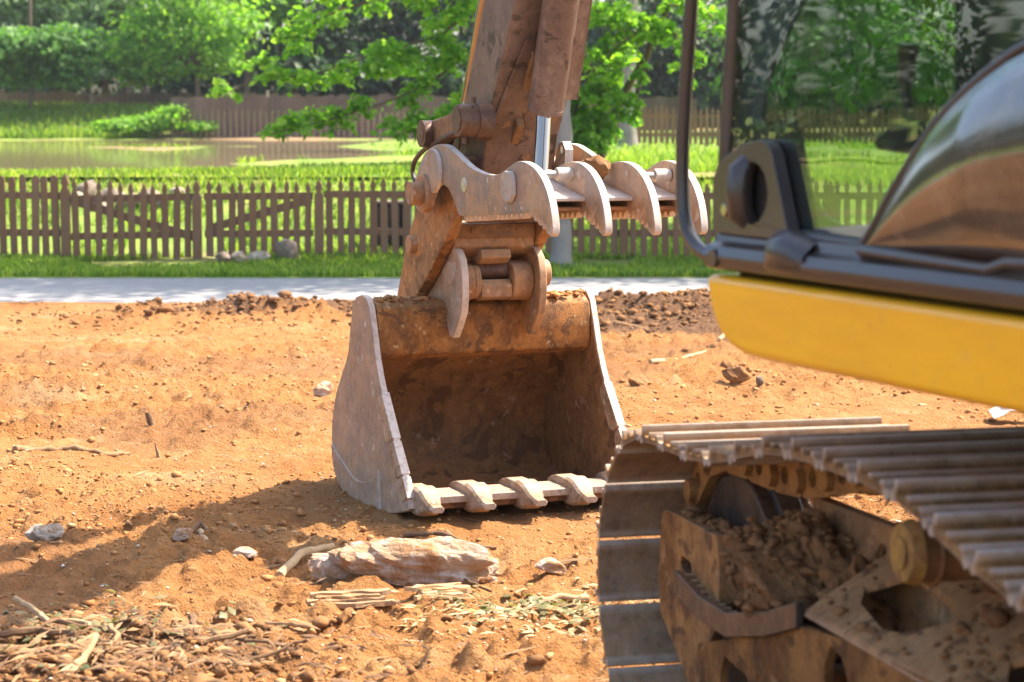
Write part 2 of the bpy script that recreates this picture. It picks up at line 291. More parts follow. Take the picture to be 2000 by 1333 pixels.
g = t.n('ShaderNodeVertexColor'); g.layer_name = 'soil'; c = t.mix(g.outputs[0], c, t.mix(b, (.20, .12, .065), (.32, .205, .11))); fl = t.n('ShaderNodeSeparateXYZ'); t.t.links.new(t.pos(), fl.inputs[0]); c = t.mix(t.ramp(t.math('MULTIPLY', fl.outputs[1], .01), [(.82, 0.), (.85, 1.)]), c, t.mix(b, (.035, .03, .014), (.06, .055, .022))); t.bsdf(c, .9, 0., t.bump(t.noise(9), .8, .05), .15); MT['grass'] = t.m
t = NT('muddy_water'); t.bsdf((.29, .225, .12), .05, 0., t.bump(t.noise(3.5, t.pos((1, .35, 1)), det=3), .05, .03), .5); MT['water'] = t.m
def leafm(name, c1, c2, c3, tr=.45):
    t = NT(name); gi = t.n('ShaderNodeNewGeometry'); c = t.ramp(gi.outputs['Random Per Island'], [(0., c1), (.55, c2), (1., c3)])
    d = t.n('ShaderNodeBsdfPrincipled'); t.put(d.inputs['Base Color'], c); d.inputs['Roughness'].default_value = .5; d.inputs['Specular IOR Level'].default_value = .3
    tl = t.n('ShaderNodeBsdfTranslucent'); t.put(tl.inputs[0], t.mix(1., c, (1.9, 2.1, .9), 'MULTIPLY'))
    mx = t.n('ShaderNodeMixShader'); mx.inputs[0].default_value = tr; t.t.links.new(d.outputs[0], mx.inputs[1]); t.t.links.new(tl.outputs[0], mx.inputs[2]); t.t.links.new(mx.outputs[0], t.out.inputs[0]); return t.m
MT['leaf_maple'] = leafm('maple_leaf', (.09, .20, .018), (.14, .28, .028), (.25, .37, .045), .55)
MT['leaf_mid'] = leafm('mid_green_leaf', (.045, .12, .018), (.08, .19, .028), (.13, .25, .04), .42)
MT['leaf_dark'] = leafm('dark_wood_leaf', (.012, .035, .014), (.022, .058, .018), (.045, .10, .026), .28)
MT['leaf_pale'] = leafm('pale_grey_green_leaf', (.075, .14, .05), (.12, .2, .075), (.17, .25, .1), .4)
MT['blade'] = leafm('grass_blade', (.09, .16, .022), (.16, .245, .034), (.30, .33, .07), .48)
MT['dry_leaf'] = leafm('wilted_leaf', (.09, .10, .035), (.17, .15, .06), (.30, .22, .11), .2)

# ================================================================== THE SETTING
def soilmask(x, y):
    """dark top soil: heaps by the road and the heap of debris at the front left"""
    n = fbm(x, y, 1.1, 3, 11)
    a = sst(.05, .5, 1.25*np.exp(-((x+1.9)/2.0)**2-((y-19.7)/.9)**2)+n*.28-.25)
    b = sst(.05, .45, 1.5*np.exp(-((x-1.5)/1.5)**2-((y-19.4)/1.2)**2)+n*.4-.35)
    c = sst(.1, .6, 1.3*np.exp(-((x+1.25)/.6)**2-((y-6.95)/.55)**2)+n*.25-.2)*.8
    d = .35*sst(.55, .9, fbm(x, y, .5, 3, 14)+.1)
    return np.clip(a+b+c+d, 0, 1)
def hdirt(x, y):
    x = np.asarray(x, float); y = np.asarray(y, float)
    near = sst(6.0, 7.2, y)*(1-sst(20.2, 21.2, y))
    z = .045*fbm(x, y, .55, 2, 1)+.028*fbm(x, y, 2.2, 2, 2)
    rough = sst(-.5, .5, fbm(x, y, .45, 2, 5)+.2)
    cl = np.maximum(0, fbm(x, y, 7.5, 3, 3))**1.3; z = z+(.036*cl)*(.35+.9*rough)+.022*fbm(x, y, 16, 4, 4)*(.4+rough)
    z = z*near
    # flattened and slightly dished where the bucket rests
    q = np.exp(-((x-.05)/.9)**4-((y-10.0)/.75)**4); z = z*(1-.75*q)-.012*q
    z = z+.13*np.exp(-((x+2.0)/1.5)**2-((y-19.3)/.55)**2)*(1+.7*fbm(x, y, 3.5, 4, 8))      # heap left by the road
    z = z+.12*np.exp(-((x-1.6)/.8)**2-((y-19.9)/.6)**2)*(1+.8*fbm(x, y, 3.5, 4, 9))       # heap right by the road
    z = z+.10*np.exp(-((x-2.6)/1.3)**2-((y-16.0)/1.3)**2)*(1+.4*fbm(x, y, 2, 2, 6))
    z = z+.13*np.exp(-((x+1.45)/.62)**2-((y-6.9)/.5)**2)*(1+.5*fbm(x, y, 6, 3, 10))     # debris heap
    z = z+.035*np.exp(-((x+.42)/.55)**2-((y-8.25)/.22)**2)
    # prints of the track shoes
    for (cx, cy, ang, L, wd) in ((2.1, 14.2, 20, 1.9, .35), (1.0, 12.9, 8, 1.2, .3), (-2.2, 13.6, 14, 2.0, .35), (-1.7, 11.9, -8, 1.3, .3), (-1.2, 16.6, 4, 2.2, .4), (1.9, 17.4, -12, 1.4, .4), (-1.6, 9.3, 24, .9, .25)):
        ca, sa = math.cos(math.radians(ang)), math.sin(math.radians(ang)); lx = (x-cx)*ca+(y-cy)*sa; ly = -(x-cx)*sa+(y-cy)*ca
        mk = np.exp(-(lx/L)**6-(ly/wd)**6); z = z+mk*(.020*np.abs(np.sin(lx*math.pi/.16+fbm(x, y, 2, 1, 12)))-.02+.01*fbm(x, y, 9, 2, 13))
    return z
def grid(xs_fn, ys, ncol, hf):
    X = np.empty((len(ys), ncol)); Y = np.empty_like(X)
    for i, y in enumerate(ys): X[i] = xs_fn(y); Y[i] = y
    Z = hf(X, Y); V = np.stack([X, Y, Z], -1).reshape(-1, 3); n, m = X.shape
    i, j = np.meshgrid(np.arange(n-1), np.arange(m-1), indexing='ij'); a = (i*m+j).ravel()
    return V, np.stack([a, a+1, a+m+1, a+m], -1)
def soilattr(me, vals):
    ca = me.color_attributes.new('soil', 'FLOAT_COLOR', 'POINT'); v = np.repeat(np.asarray(vals, np.float32)[:, None], 4, 1); v[:, 3] = 1; ca.data.foreach_set('color', v.ravel())
def sheet(name, V, Fc, mat, soil=None, smooth=True):
    me = bigmesh(name, V, Fc)
    if soil is not None: soilattr(me, soil)
    if smooth: me.polygons.foreach_set('use_smooth', [True]*len(me.polygons))
    return tag(meshobj(name, me, (0, 0, 0), mat), kind='structure')
# ground under everything, to the horizon
V, Fc = grid(lambda y: np.linspace(-700, 700, 8), np.linspace(-600, 900, 8), 8, lambda x, y: 0*x-.35)
sheet('ground', V, Fc, MT['grass'], np.zeros(len(V)))
# dirt lot
sfine = np.linspace(-1, 1, 430); outer = 1+np.geomspace(.02, 1, 14)
def xs(y):
    w = .29*max(y, 6.2)
    lo = -w-(outer-1)*(70-w); hi = w+(outer-1)*(70-w); return np.concatenate([lo[::-1], sfine*w, hi])
ys = np.concatenate([np.linspace(-25, 5.8, 40), 1/np.linspace(1/6.0, 1/21.25, 560)])
V, Fc = grid(xs, ys, 430+28, hdirt); sheet('dirt_lot', V, Fc, MT['dirt'], soilmask(V[:, 0], V[:, 1]))
# road
def hroad(x, y): return .015+.012*np.sin((y-21.0)/3.15*math.pi)
V, Fc = grid(lambda y: np.linspace(-90, 90, 120), np.linspace(20.95, 24.3, 14), 120, hroad)
V[:14*120, 1] += .0
e = V[:, 1] < 20.97; V[e, 1] += .18*fbm(V[e, 0], 0*V[e, 0], 1.3, 3, 20)-.05; V[e, 2] -= .05
sheet('road', V, Fc, MT['road'])
# verge, lawn, meadow and far bank: one sheet
def hlawn(x, y):
    x = np.asarray(x, float); y = np.asarray(y, float)
    z = .02+.075*sst(24.2, 26, y)+.03*fbm(x, y, .6, 2, 21)*sst(24.1, 25, y)
    plat = .97+.07*fbm(x, y, .16, 3, 22)+.03*fbm(x, y, .7, 2, 23)-.105*sst(-1.0, -6, x)*sst(30.2, 32, y)*(1-sst(68, 76, y))+.055*fbm(x*.7, y, .5, 3, 27)*sst(31, 34, y)*(1-sst(68, 74, y))+.03*sst(-2, 4, x)
    z = z+(plat-.1)*sst(26.2, 30.2, y)
    z = z+.95*sst(75, 80, y)*sst(6, -4, x)+.25*sst(62, 80, y)*sst(-2, 6, x)+sst(84, 140, y)*3.0
    return z
def lawnsoil(x, y):
    n = fbm(x, y, .28, 4, 25); wet = sst(-2.5, -8, x)*sst(28.5, 31, y)*(1-sst(60, 74, y))
    bank = (sst(-10.5, -8.5, x+.8*n)*sst(73.5, 76, y)+.4*sst(77, 79, y))*(1-sst(82, 84, y))
    return np.clip(wet*sst(-.2, .35, n+.25)*.95+bank*sst(-.5, .1, n+.3)+.6*sst(.55, .8, n)*sst(28, 30, y)+.5*sst(25.4, 25.9, y)*(1-sst(26.3, 26.8, y))*sst(-.3, .2, n), 0, 1)
ys = np.concatenate([np.linspace(24.0, 31, 60), np.linspace(31.3, 84, 130), np.linspace(86, 260, 30)])
V, Fc = grid(lambda y: np.concatenate([np.linspace(-160, -32, 20), np.linspace(-31, 31, 190), np.linspace(32, 160, 20)]), ys, 230, hlawn)
sheet('meadow', V, Fc, MT['grass'], lawnsoil(V[:, 0], V[:, 1]))
V, Fc = grid(lambda y: np.linspace(-60, 4, 12), np.linspace(29.4, 77.5, 8), 12, lambda x, y: 0*x+.945)
sheet('pond_water', V, Fc, MT['water'])

# ------------------------------------------------------------------ loose soil (uncountable)
ICO = bmesh.new(); bmesh.ops.create_icosphere(ICO, subdivisions=1, radius=1)
IV = np.array([v.co[:] for v in ICO.verts]); IF = np.array([[v.index for v in f.verts] for f in ICO.faces]); ICO.free()
def scatter_lumps(name, P, sizes, mat, flat=.65, jit=.35):
    n = len(P); k = len(IV)
    V = (IV[None]*(1+jit*rng.uniform(-1, 1, (n, k, 1)))+rng.uniform(-.28, .28, (n, k, 3)))*sizes[:, None, None]
    a = rng.uniform(0, 6.28, n); c, s = np.cos(a)[:, None], np.sin(a)[:, None]; st = rng.uniform(.7, 1.35, (n, 1))
    x = V[..., 0]*st; y = V[..., 1]; V2 = np.stack([x*c-y*s, x*s+y*c, V[..., 2]*flat*rng.uniform(.7, 1.2, (n, 1))], -1)+P[:, None, :]
    Fc = (IF[None]+(np.arange(n)*k)[:, None, None]).reshape(-1, 3)
    me = bigmesh(name, V2.reshape(-1, 3), Fc); o = meshobj(name, me, (0, 0, 0), mat); return tag(o, kind='stuff')
def wedge(n, y0=6.4, y1=21.2, wid=.26):
    v = rng.uniform(1/y1, 1/y0, n); y = 1/v; x = rng.uniform(-wid, wid, n)*np.maximum(y, 7.2); return x, y
def under_machine(x, y):
    return (x > -.25) & (y < 6.9)
x, y = wedge(56000); dens = sst(-.45, .5, fbm(x, y, .6, 3, 30)+.25*fbm(x, y, 3, 2, 31)); keep = (rng.uniform(0, 1, len(x)) < .12+dens*.8) & ~under_machine(x, y)
x, y = x[keep], y[keep]; sz = .0034*(1/rng.uniform(.004, 1, len(x)))**.44*(y/10)**.5; sz = np.clip(sz*rng.uniform(.8, 1.4, len(x)), .0025, .022)
bk = (np.abs(x-.0) < .75) & (y > 9.55) & (y < 11.1); sz[bk] = np.minimum(sz[bk], .012)
tag(scatter_lumps('loose_clods', np.stack([x, y, hdirt(x, y)+sz*.2], -1), sz, MT['clod']), 'loose crumbs of red clay strewn over the dirt lot', 'clods')
x = np.concatenate([rng.normal(-1.3, .42, 1800), rng.normal(-1.9, 1.1, 2200), rng.normal(1.55, .9, 2200)]); y = np.concatenate([rng.normal(6.95, .4, 1800), rng.normal(19.6, .5, 2200), rng.normal(19.6, .5, 2200)])
k = (y > 6.35) & (y < 20.9); x, y = x[k], y[k]; sz = np.where(y < 10, rng.gamma(2, .0045, len(x))+.003, rng.gamma(1.5, .0065, len(x))+.004)
tag(scatter_lumps('topsoil_clods', np.stack([x, y, hdirt(x, y)+sz*.25], -1), sz, MT['dark_clod']), 'dark crumbly topsoil lying on the heaps', 'clods')
x, y = wedge(1100); k = ~under_machine(x, y); x, y = x[k], y[k]; sz = rng.gamma(2.0, .0014, len(x))+.0025
tag(scatter_lumps('pale_stone_chips', np.stack([x, y, hdirt(x, y)+sz*.35], -1), sz, MT['chip'], .5), 'tiny pale stone chips scattered on the red dirt', 'chips')

# ------------------------------------------------------------------ rocks
def rock(name, c, size, mat, label, cat='rock', group=None, rot=0, seed=0, sub=4, rough=.22, sink=.15, tilt=0, hf=hdirt, fine=.03, block=0.):
    bm = bmesh.new(); bmesh.ops.create_icosphere(bm, subdivisions=sub, radius=1)
    r = np.random.default_rng(seed); ph = r.uniform(0, 100, 3)
    V = np.array([v.co[:] for v in bm.verts])
    n = fbm(V[:, 0]*1.3+V[:, 2]*.7+ph[0], V[:, 1]*1.3-V[:, 2]*.9+ph[1], 1., 5, seed % 7)
    for q in range(9):       # flat broken faces
        d = r.normal(size=3); d /= np.linalg.norm(d); lim = r.uniform(.62, .88); over = np.maximum(0, V@d-lim); V = V-over[:, None]*d*.85
    if block: V = np.sign(V)*np.abs(V)**(1-block)
    n2 = fbm(V[:, 0]*5+V[:, 2]*3+ph[2], V[:, 1]*5-V[:, 2]*4+ph[0], 1., 4, (seed+3) % 7); n3 = fbm(V[:, 0]*2.0+ph[1], V[:, 2]*9+V[:, 1]*.6, 1., 2, 2)
    V = V*(1+rough*n+fine*n2+fine*.35*n3)[:, None]; V = V*np.array(size)*.5
    ca, sa = math.cos(tilt), math.sin(tilt); V = np.stack([V[:, 0]*ca-V[:, 2]*sa, V[:, 1], V[:, 0]*sa+V[:, 2]*ca], -1)
    ca, sa = math.cos(rot), math.sin(rot); V = np.stack([V[:, 0]*ca-V[:, 1]*sa, V[:, 0]*sa+V[:, 1]*ca, V[:, 2]], -1)
    for v, p in zip(bm.verts, V): v.co = p
    me = bpy.data.meshes.new(name); bm.to_mesh(me); bm.free()
    me.polygons.foreach_set('use_smooth', [True]*len(me.polygons)); me.set_sharp_from_angle(angle=math.radians(28))
    z = float(hf(c[0], c[1])) if len(c) == 2 else c[2]
    o = meshobj(name, me, (c[0], c[1], z-V[:, 2].min()-sink*size[2]), mat); return tag(o, label, cat, group)
p = gnd(803, 1140); rock('boulder', (p[0], p[1]), (.68, .25, .22), MT['rock'], 'long clay-stained layered boulder lying in front of the excavator bucket', 'boulder', rot=.10, seed=5, sub=6, rough=.32, sink=.24, tilt=-.04, fine=.07, block=.22)
p = gnd(88, 1082); rock('stone', p[:2], (.15, .11, .085), MT['rock_pale'], 'white mottled stone half buried beside the shadow on the dirt', 'stone', seed=3)
p = gnd(357, 1086); rock('stone', p[:2], (.085, .07, .06), MT['rock'], 'small pointed grey stone at the edge of the machine shadow', 'stone', seed=8, tilt=.3)
p = gnd(480, 1098); rock('stone', p[:2], (.09, .07, .05), MT['rock'], 'flat grey stone inside the shadow of the arm', 'stone', seed=9)
p = gnd(1075, 1130); rock('stone', p[:2], (.125, .08, .06), MT['rock'], 'brown wedge of stone beside the leafy wood litter', 'stone', seed=12, tilt=-.15)
p = gnd(630, 775); rock('clay_lump', p[:2], (.14, .12, .11), MT['rock'], 'reddish lump of hard clay standing behind the bucket side', 'lump', seed=14, tilt=.5)
p = gnd(1415, 733); rock('clay_lump', p[:2], (.075, .07, .07), MT['dark_clod'], 'single dark clod under the yellow panel nose', 'lump', seed=15, rough=.3)
p = gnd(1434, 758); rock('clay_lump', p[:2], (.16, .10, .10), MT['dark_clod'], 'jagged pair-topped dark clod on the churned soil', 'lump', seed=16, rough=.4)
p = gnd(1255, 760); rock('clay_lump', p[:2], (.19, .11, .07), MT['dark_clod'], 'wide dark clod beside the right rim of the bucket', 'lump', seed=17, rough=.35)
p = gnd(1483, 762); rock('stone', p[:2], (.05, .05, .07), MT['rock_grey'], 'small upright grey stone on the churned soil', 'stone', seed=18)
p = gnd(1340, 690); rock('clay_lump', p[:2], (.07, .06, .05), MT['dark_clod'], 'small square dark clod far behind the bucket rim', 'lump', seed=19)
p = gnd(1390, 690); rock('clay_lump', p[:2], (.09, .07, .06), MT['dark_clod'], 'dark clod by the front curve of the yellow panel', 'lump', seed=20)
for i, (u, v, wd, hh, sd) in enumerate(((436, 515, .19, .12, 31), (468, 516, .2, .15, 32), (508, 520, .3, .16, 33), (560, 518, .34, .26, 34))):
    p = aty(u, v, 25.6); lab = ('small grey rock at the end of the rock row under the gate', 'pale rock beside the smallest rock under the gate', 'bluish flat rock in the middle of the row under the gate', 'large tilted brown rock leaning at the gate post')[i]
    rock('fence_rock', (p[0], 25.6), (wd, .25, hh), MT['rock_grey'] if i in (0, 3) else MT['rock_pale'], lab, 'rock', seed=sd, sub=3, sink=.1, tilt=-.4 if i == 3 else .1, hf=hlawn)
for i in range(13):
    u = 150+i*16; x0 = aty(u, 370, 28.6)[0]; sc = .85+.3*math.sin(i*2.1)
    rock('wall_stone', (x0, 28.6+.2*math.sin(i*1.7)), (.26*sc, .28, .24*sc*(1-.03*i)), MT['rock_grey'] if i % 3 else MT['rock_pale'], 'grey field stone in the low row behind the left gate', 'stone', 'field stones behind the gate', seed=40+i, sub=2, sink=.15, hf=hlawn, tilt=.2*math.sin(i))

# ------------------------------------------------------------------ sticks and wood
def stick(name, pts, r0, r1, mat, label, cat='stick', bend=.012, seed=0, n=8, group=None, parent=None):
    """pts: ground pixels or world points; the stick follows them with small kinks"""
    r = random.Random(seed); P = [np.array(p, float) for p in pts]; Q = []
    for a, b in zip(P[:-1], P[1:]):
        for k in range(5):
            q = a+(b-a)*k/5
            if Q: q = q+np.array([r.uniform(-1, 1), r.uniform(-1, 1), r.uniform(-.6, .6)])*bend
            Q.append(q)
    Q.append(P[-1]); m = len(Q); rad = [(r0+(r1-r0)*i/(m-1))*r.uniform(.88, 1.12) for i in range(m)]
    b = MB(); b.tube(Q, rad, n); o = b.build(name, mat, parent, ang=50); return tag(o, label, cat, group) if label else o
def gp(u, v, dz=.012):
    p = gnd(u, v); z = float(hdirt(p[0], p[1])); p = gnd(u, v, z); p[2] = float(hdirt(p[0], p[1]))+dz; return p
stick('branch', [gp(30, 893), gp(80, 887), gp(150, 888), gp(205, 893), gp(252, 890)], .02, .012, MT['stick'], 'bent bare branch lying alone on the open dirt', 'branch', seed=1)
stick('branch_stub', [gp(297, 841, -.01), gp(297, 841, -.01)+np.array([-.025, .01, .085])], .018, .016, MT['root'], 'short dark stub standing up out of the dirt', 'stub', .002, 2)
a = gp(311, 889, -.01); stick('splinter', [a, a+np.array([-.02, .0, .085])], .014, .004, MT['stick'], 'thin brown splinter stuck upright in the dirt', 'splinter', .002, 3, 5)
stick('stick', [gp(545, 1121, .02), gp(590, 1104, .025), gp(650, 1082, .03)], .019, .014, MT['splint'], 'pale stick poking out behind the left end of the boulder', 'stick', .004, 4)
stick('stick', [gp(392, 1045), gp(403, 1062)], .014, .016, MT['splint'], 'short bent pale stick near the edge of the shadow', 'stick', .003, 5)
stick('stick', [gp(355, 1045), gp(392, 1043), gp(408, 1048)], .009, .007, MT['root'], 'thin dark twig beside the short bent pale stick', 'stick', .003, 6, 6)
stick('stick', [gp(790, 1040), gp(850, 1045), gp(930, 1068), gp(970, 1078)], .012, .008, MT['root'], 'dark root running along the ground under the teeth', 'root', .008, 7)
stick('stick', [gp(872, 1048), gp(898, 1070)], .011, .012, MT['stick'], 'short stick lying across the dark root', 'stick', .003, 8)
stick('stick', [gp(520, 1226), gp(570, 1224), gp(625, 1236)], .010, .006, MT['stick'], 'slim twig on bare clay in front of the bark slab', 'stick', .004, 9, 6)
stick('stick', [gp(1020, 1198), gp(1100, 1196), gp(1170, 1192)], .008, .006, MT['stick'], 'straight thin stick running under the track', 'stick', .004, 10, 6)
stick('stick', [gp(1030, 1168), gp(1090, 1172), gp(1150, 1183)], .012, .013, MT['splint'], 'peeled yellow stick in the leafy wood litter', 'stick', .004, 11)
stick('stick', [gp(880, 1131, .03), gp(920, 1148, .02), gp(960, 1163)], .006, .005, MT['root'], 'thin dark twig leaning from the boulder', 'stick', .004, 12, 6)
stick('stick', [gp(1200, 652), gp(1240, 650), gp(1268, 647)], .02, .012, MT['stick'], 'long thin branch lying right of the bucket', 'branch', .008, 13)
stick('stick', [gp(1405, 668), gp(1417, 658), gp(1412, 648)], .016, .012, MT['splint'], 'curled pale root near the nose of the yellow panel', 'root', .004, 14)
stick('stick', [gp(1270, 715), gp(1330, 700), gp(1390, 680)], .016, .01, MT['splint'], 'straight pale stick half buried in the churned clay', 'stick', .006, 15)
# sticks of the debris heap (front left)
def hp(u, v, dz): p = gp(u, v); p[2] += dz; return p
def pt(u, v, y):  return aty(u, v, y)
heap = [([(-40, 1318, 6.75), (60, 1275, 6.9), (150, 1262, 6.95), (188, 1243, 7.05)], .018, .014, 'stick', 'thick reddish branch running down the left of the debris heap'),
        ([(118, 1345, 6.62), (160, 1290, 6.72), (190, 1240, 6.82)], .022, .006, 'splint', 'pale pointed splinter on top of the debris heap'),
        ([(190, 1276, 6.9), (300, 1272, 6.9), (400, 1255, 6.92), (485, 1232, 6.95)], .012, .010, 'stick', 'long straight branch lying across the debris heap'),
        ([(100, 1212, 7.2), (200, 1230, 7.15), (260, 1248, 7.1)], .009, .007, 'root', 'dark twig along the back of the debris heap'),
        ([(120, 1212, 7.22), (170, 1218, 7.2), (190, 1232, 7.15)], .009, .008, 'splint', 'pale twig at the back of the debris heap'),
        ([(345, 1262, 6.9), (368, 1320, 6.75)], .015, .011, 'stick', 'stub of branch sticking down through the debris heap'),
        ([(460, 1248, 6.95), (560, 1262, 6.92), (600, 1250, 6.95)], .006, .004, 'root', 'wispy dark twig at the right end of the debris heap'),
        ([(480, 1295, 6.8), (560, 1265, 6.88)], .007, .005, 'root', 'dark twig crossing the wispy one on the debris heap'),
        ([(180, 1297, 6.75), (220, 1335, 6.62)], .008, .007, 'root', 'short dark twig below the pale splinter'),
        ([(-10, 1240, 7.05), (80, 1232, 7.1), (150, 1240, 7.05)], .014, .011, 'root', 'dark root under the leaves of the debris heap'),
        ([(30, 1170, 7.55), (75, 1195, 7.4), (95, 1215, 7.3)], .011, .009, 'splint', 'greyish stick leaning on the back of the heap'),
        ([(200, 1310, 6.72), (260, 1300, 6.75), (290, 1290, 6.8)], .012, .010, 'stick', 'chunky stick at the foot of the long straight branch'),
        ([(215, 1223, 7.1), (230, 1245, 7.0), (215, 1262, 6.95)], .010, .006, 'stick', 'crooked forked root in the debris heap'),
        ([(310, 1345, 6.6), (400, 1330, 6.66), (490, 1300, 6.76)], .010, .007, 'bark', 'flaky bark strip low on the debris heap'),
        ([(375, 1205, 7.3), (383, 1240, 7.1)], .016, .007, 'root', 'dark upright stub behind the long straight branch')]
for i, (pp, a, b_, mk, lab) in enumerate(heap):
    P = []
    for (u, v, yy) in pp:
        q = pt(u, v, yy); q[2] = max(q[2], float(hdirt(q[0], q[1]))+.006); P.append(q)
    stick('stick', P, a, b_, MT[mk], lab, 'stick', .006, 60+i, 7)
# bark slab: layered splintered plank
def slab(name, u0, u1, v, dep, th, mat, label, seed):
    a, b = gp(u0, v), gp(u1, v-3); d = b-a; L = np.linalg.norm(d); d /= L; nrm = np.cross([0, 0, 1], d); r = random.Random(seed); mb = MB()
    for k in range(4):
        o0 = r.uniform(0, .2)*L; o1 = L*r.uniform(.75, 1.); y0 = dep*(k/4-.4); y1 = y0+dep*.33; zz = th*(.2+.25*k); top = []
        N = 9
        for i in range(N): s = o0+(o1-o0)*i/(N-1); top.append(a+d*s+nrm*(y1+r.uniform(-.012, .012)))
        for i in range(N-1, -1, -1): s = o0+(o1-o0)*i/(N-1); top.append(a+d*s+nrm*(y0+r.uniform(-.012, .012)))
        mb.plate([q+np.array([0, 0, zz+r.uniform(-.003, .003)]) for q in top], [], (0, 0, th*.5))
    o = mb.build(name, mat, None, 0, 2, False); return tag(o, label, 'bark')
slab('bark_slab', 596, 790, 1192, .10, .035, MT['bark'], 'rotten slab of bark lying in front of the boulder', 3)
slab('bark_slab', 800, 925, 1176, .07, .03, MT['splint'], 'narrow broken slat of bark beside the leafy litter', 4)
# uncountable litter: chips, twigs and wilted leaves
def litter(name, cx, cy, sx, sy, n, L, mat, label, cat, lift=.01, slim=.12):
    x = rng.normal(cx, sx, n); y = rng.normal(cy, sy, n); ok = ~((x > -.0) & (y < 6.9)); x, y = x[ok], y[ok]; n = len(x)
    z = hdirt(x, y)+lift*rng.uniform(.2, 1.6, n); c = np.stack([x, y, z], -1); a = rng.uniform(0, 6.28, n); l = L*rng.uniform(.35, 1.3, n)[:, None]
    d = np.stack([np.cos(a), np.sin(a), rng.normal(0, .22, n)], -1); s = np.stack([-np.sin(a), np.cos(a), rng.normal(0, .35, n)], -1)*slim; up = np.array([0, 0, 1.])*.05
    V = np.stack([c-d*l*.5, c-s*l+d*l*.1, c+d*l*.5, c+s*l+d*l*.05, c+up*l*2.2], 1); f = np.array([[0, 1, 4], [1, 2, 4], [2, 3, 4], [3, 0, 4]])
    me = bigmesh(name, V.reshape(-1, 3), (f[None]+(np.arange(n)*5)[:, None, None]).reshape(-1, 3)); return tag(meshobj(name, me, (0, 0, 0), mat), label, cat, kind='stuff')
litter('wood_chips', .12, 7.75, .30, .18, 420, .055, MT['splint'], 'splintered wood chips between boulder and track', 'chips')
litter('wilted_leaves', .18, 7.82, .22, .14, 260, .045, MT['dry_leaf'], 'wilted green leaf scraps among the wood chips', 'leaves', .02, .3)
litter('heap_leaves', -1.45, 7.2, .26, .28, 300, .045, MT['dry_leaf'], 'wilted leaves tangled in the debris heap', 'leaves', .035, .3)
litter('heap_twigs', -1.32, 6.95, .35, .3, 340, .09, MT['stick'], 'broken twigs tangled in the debris heap', 'twigs', .03, .045)
litter('heap_roots', -1.2, 6.95, .42, .3, 420, .08, MT['root'], 'dark broken rootlets tangled in the debris heap', 'roots', .03, .05)
x, y = wedge(900); k = ~under_machine(x, y)
def straw(x, y):
    n = len(x); a = rng.normal(0, .7, n); l = rng.gamma(2, .018, n)[:, None]+.012; c = np.stack([x, y, hdirt(x, y)+.006], -1)
    d = np.stack([np.cos(a), np.sin(a), rng.normal(0, .1, n)], -1); s = np.stack([-np.sin(a), np.cos(a), 0*a], -1)*.05
    V = np.stack([c-d*l, c-s*l, c+d*l, c+s*l, c+np.array([0, 0, .06])*l], 1); f = np.array([[0, 1, 4], [1, 2, 4], [2, 3, 4], [3, 0, 4]])
    me = bigmesh('straw', V.reshape(-1, 3), (f[None]+(np.arange(n)*5)[:, None, None]).reshape(-1, 3)); return tag(meshobj('dry_straw', me, (0, 0, 0), MT['stick']), 'bits of dry straw and twig scattered over the dirt', 'straw', kind='stuff')
straw(x[k], y[k])
# crumpled white wrapper
p = gp(1972, 826, .03); mb = MB(); r = random.Random(4); g = [[p+np.array([(i-2)*.05+r.uniform(-.015, .015), (j-1)*.07, r.uniform(-.0, .05)+.03*(1-abs(i-2)/2)]) for i in range(5)] for j in range(4)]
mb.add([q for row in g for q in row], [(j*5+i, j*5+i+1, (j+1)*5+i+1, (j+1)*5+i) for j in range(3) for i in range(4)])
t = NT('white_plastic'); t.bsdf((.7, .68, .68), .4); o = mb.build('plastic_wrapper', t.m, None, 0, 2, False); so_ = o.modifiers.new('thick', 'SOLIDIFY'); so_.thickness = .002
tag(o, 'crumpled white plastic wrapper on the clay under the yellow panel', 'wrapper')

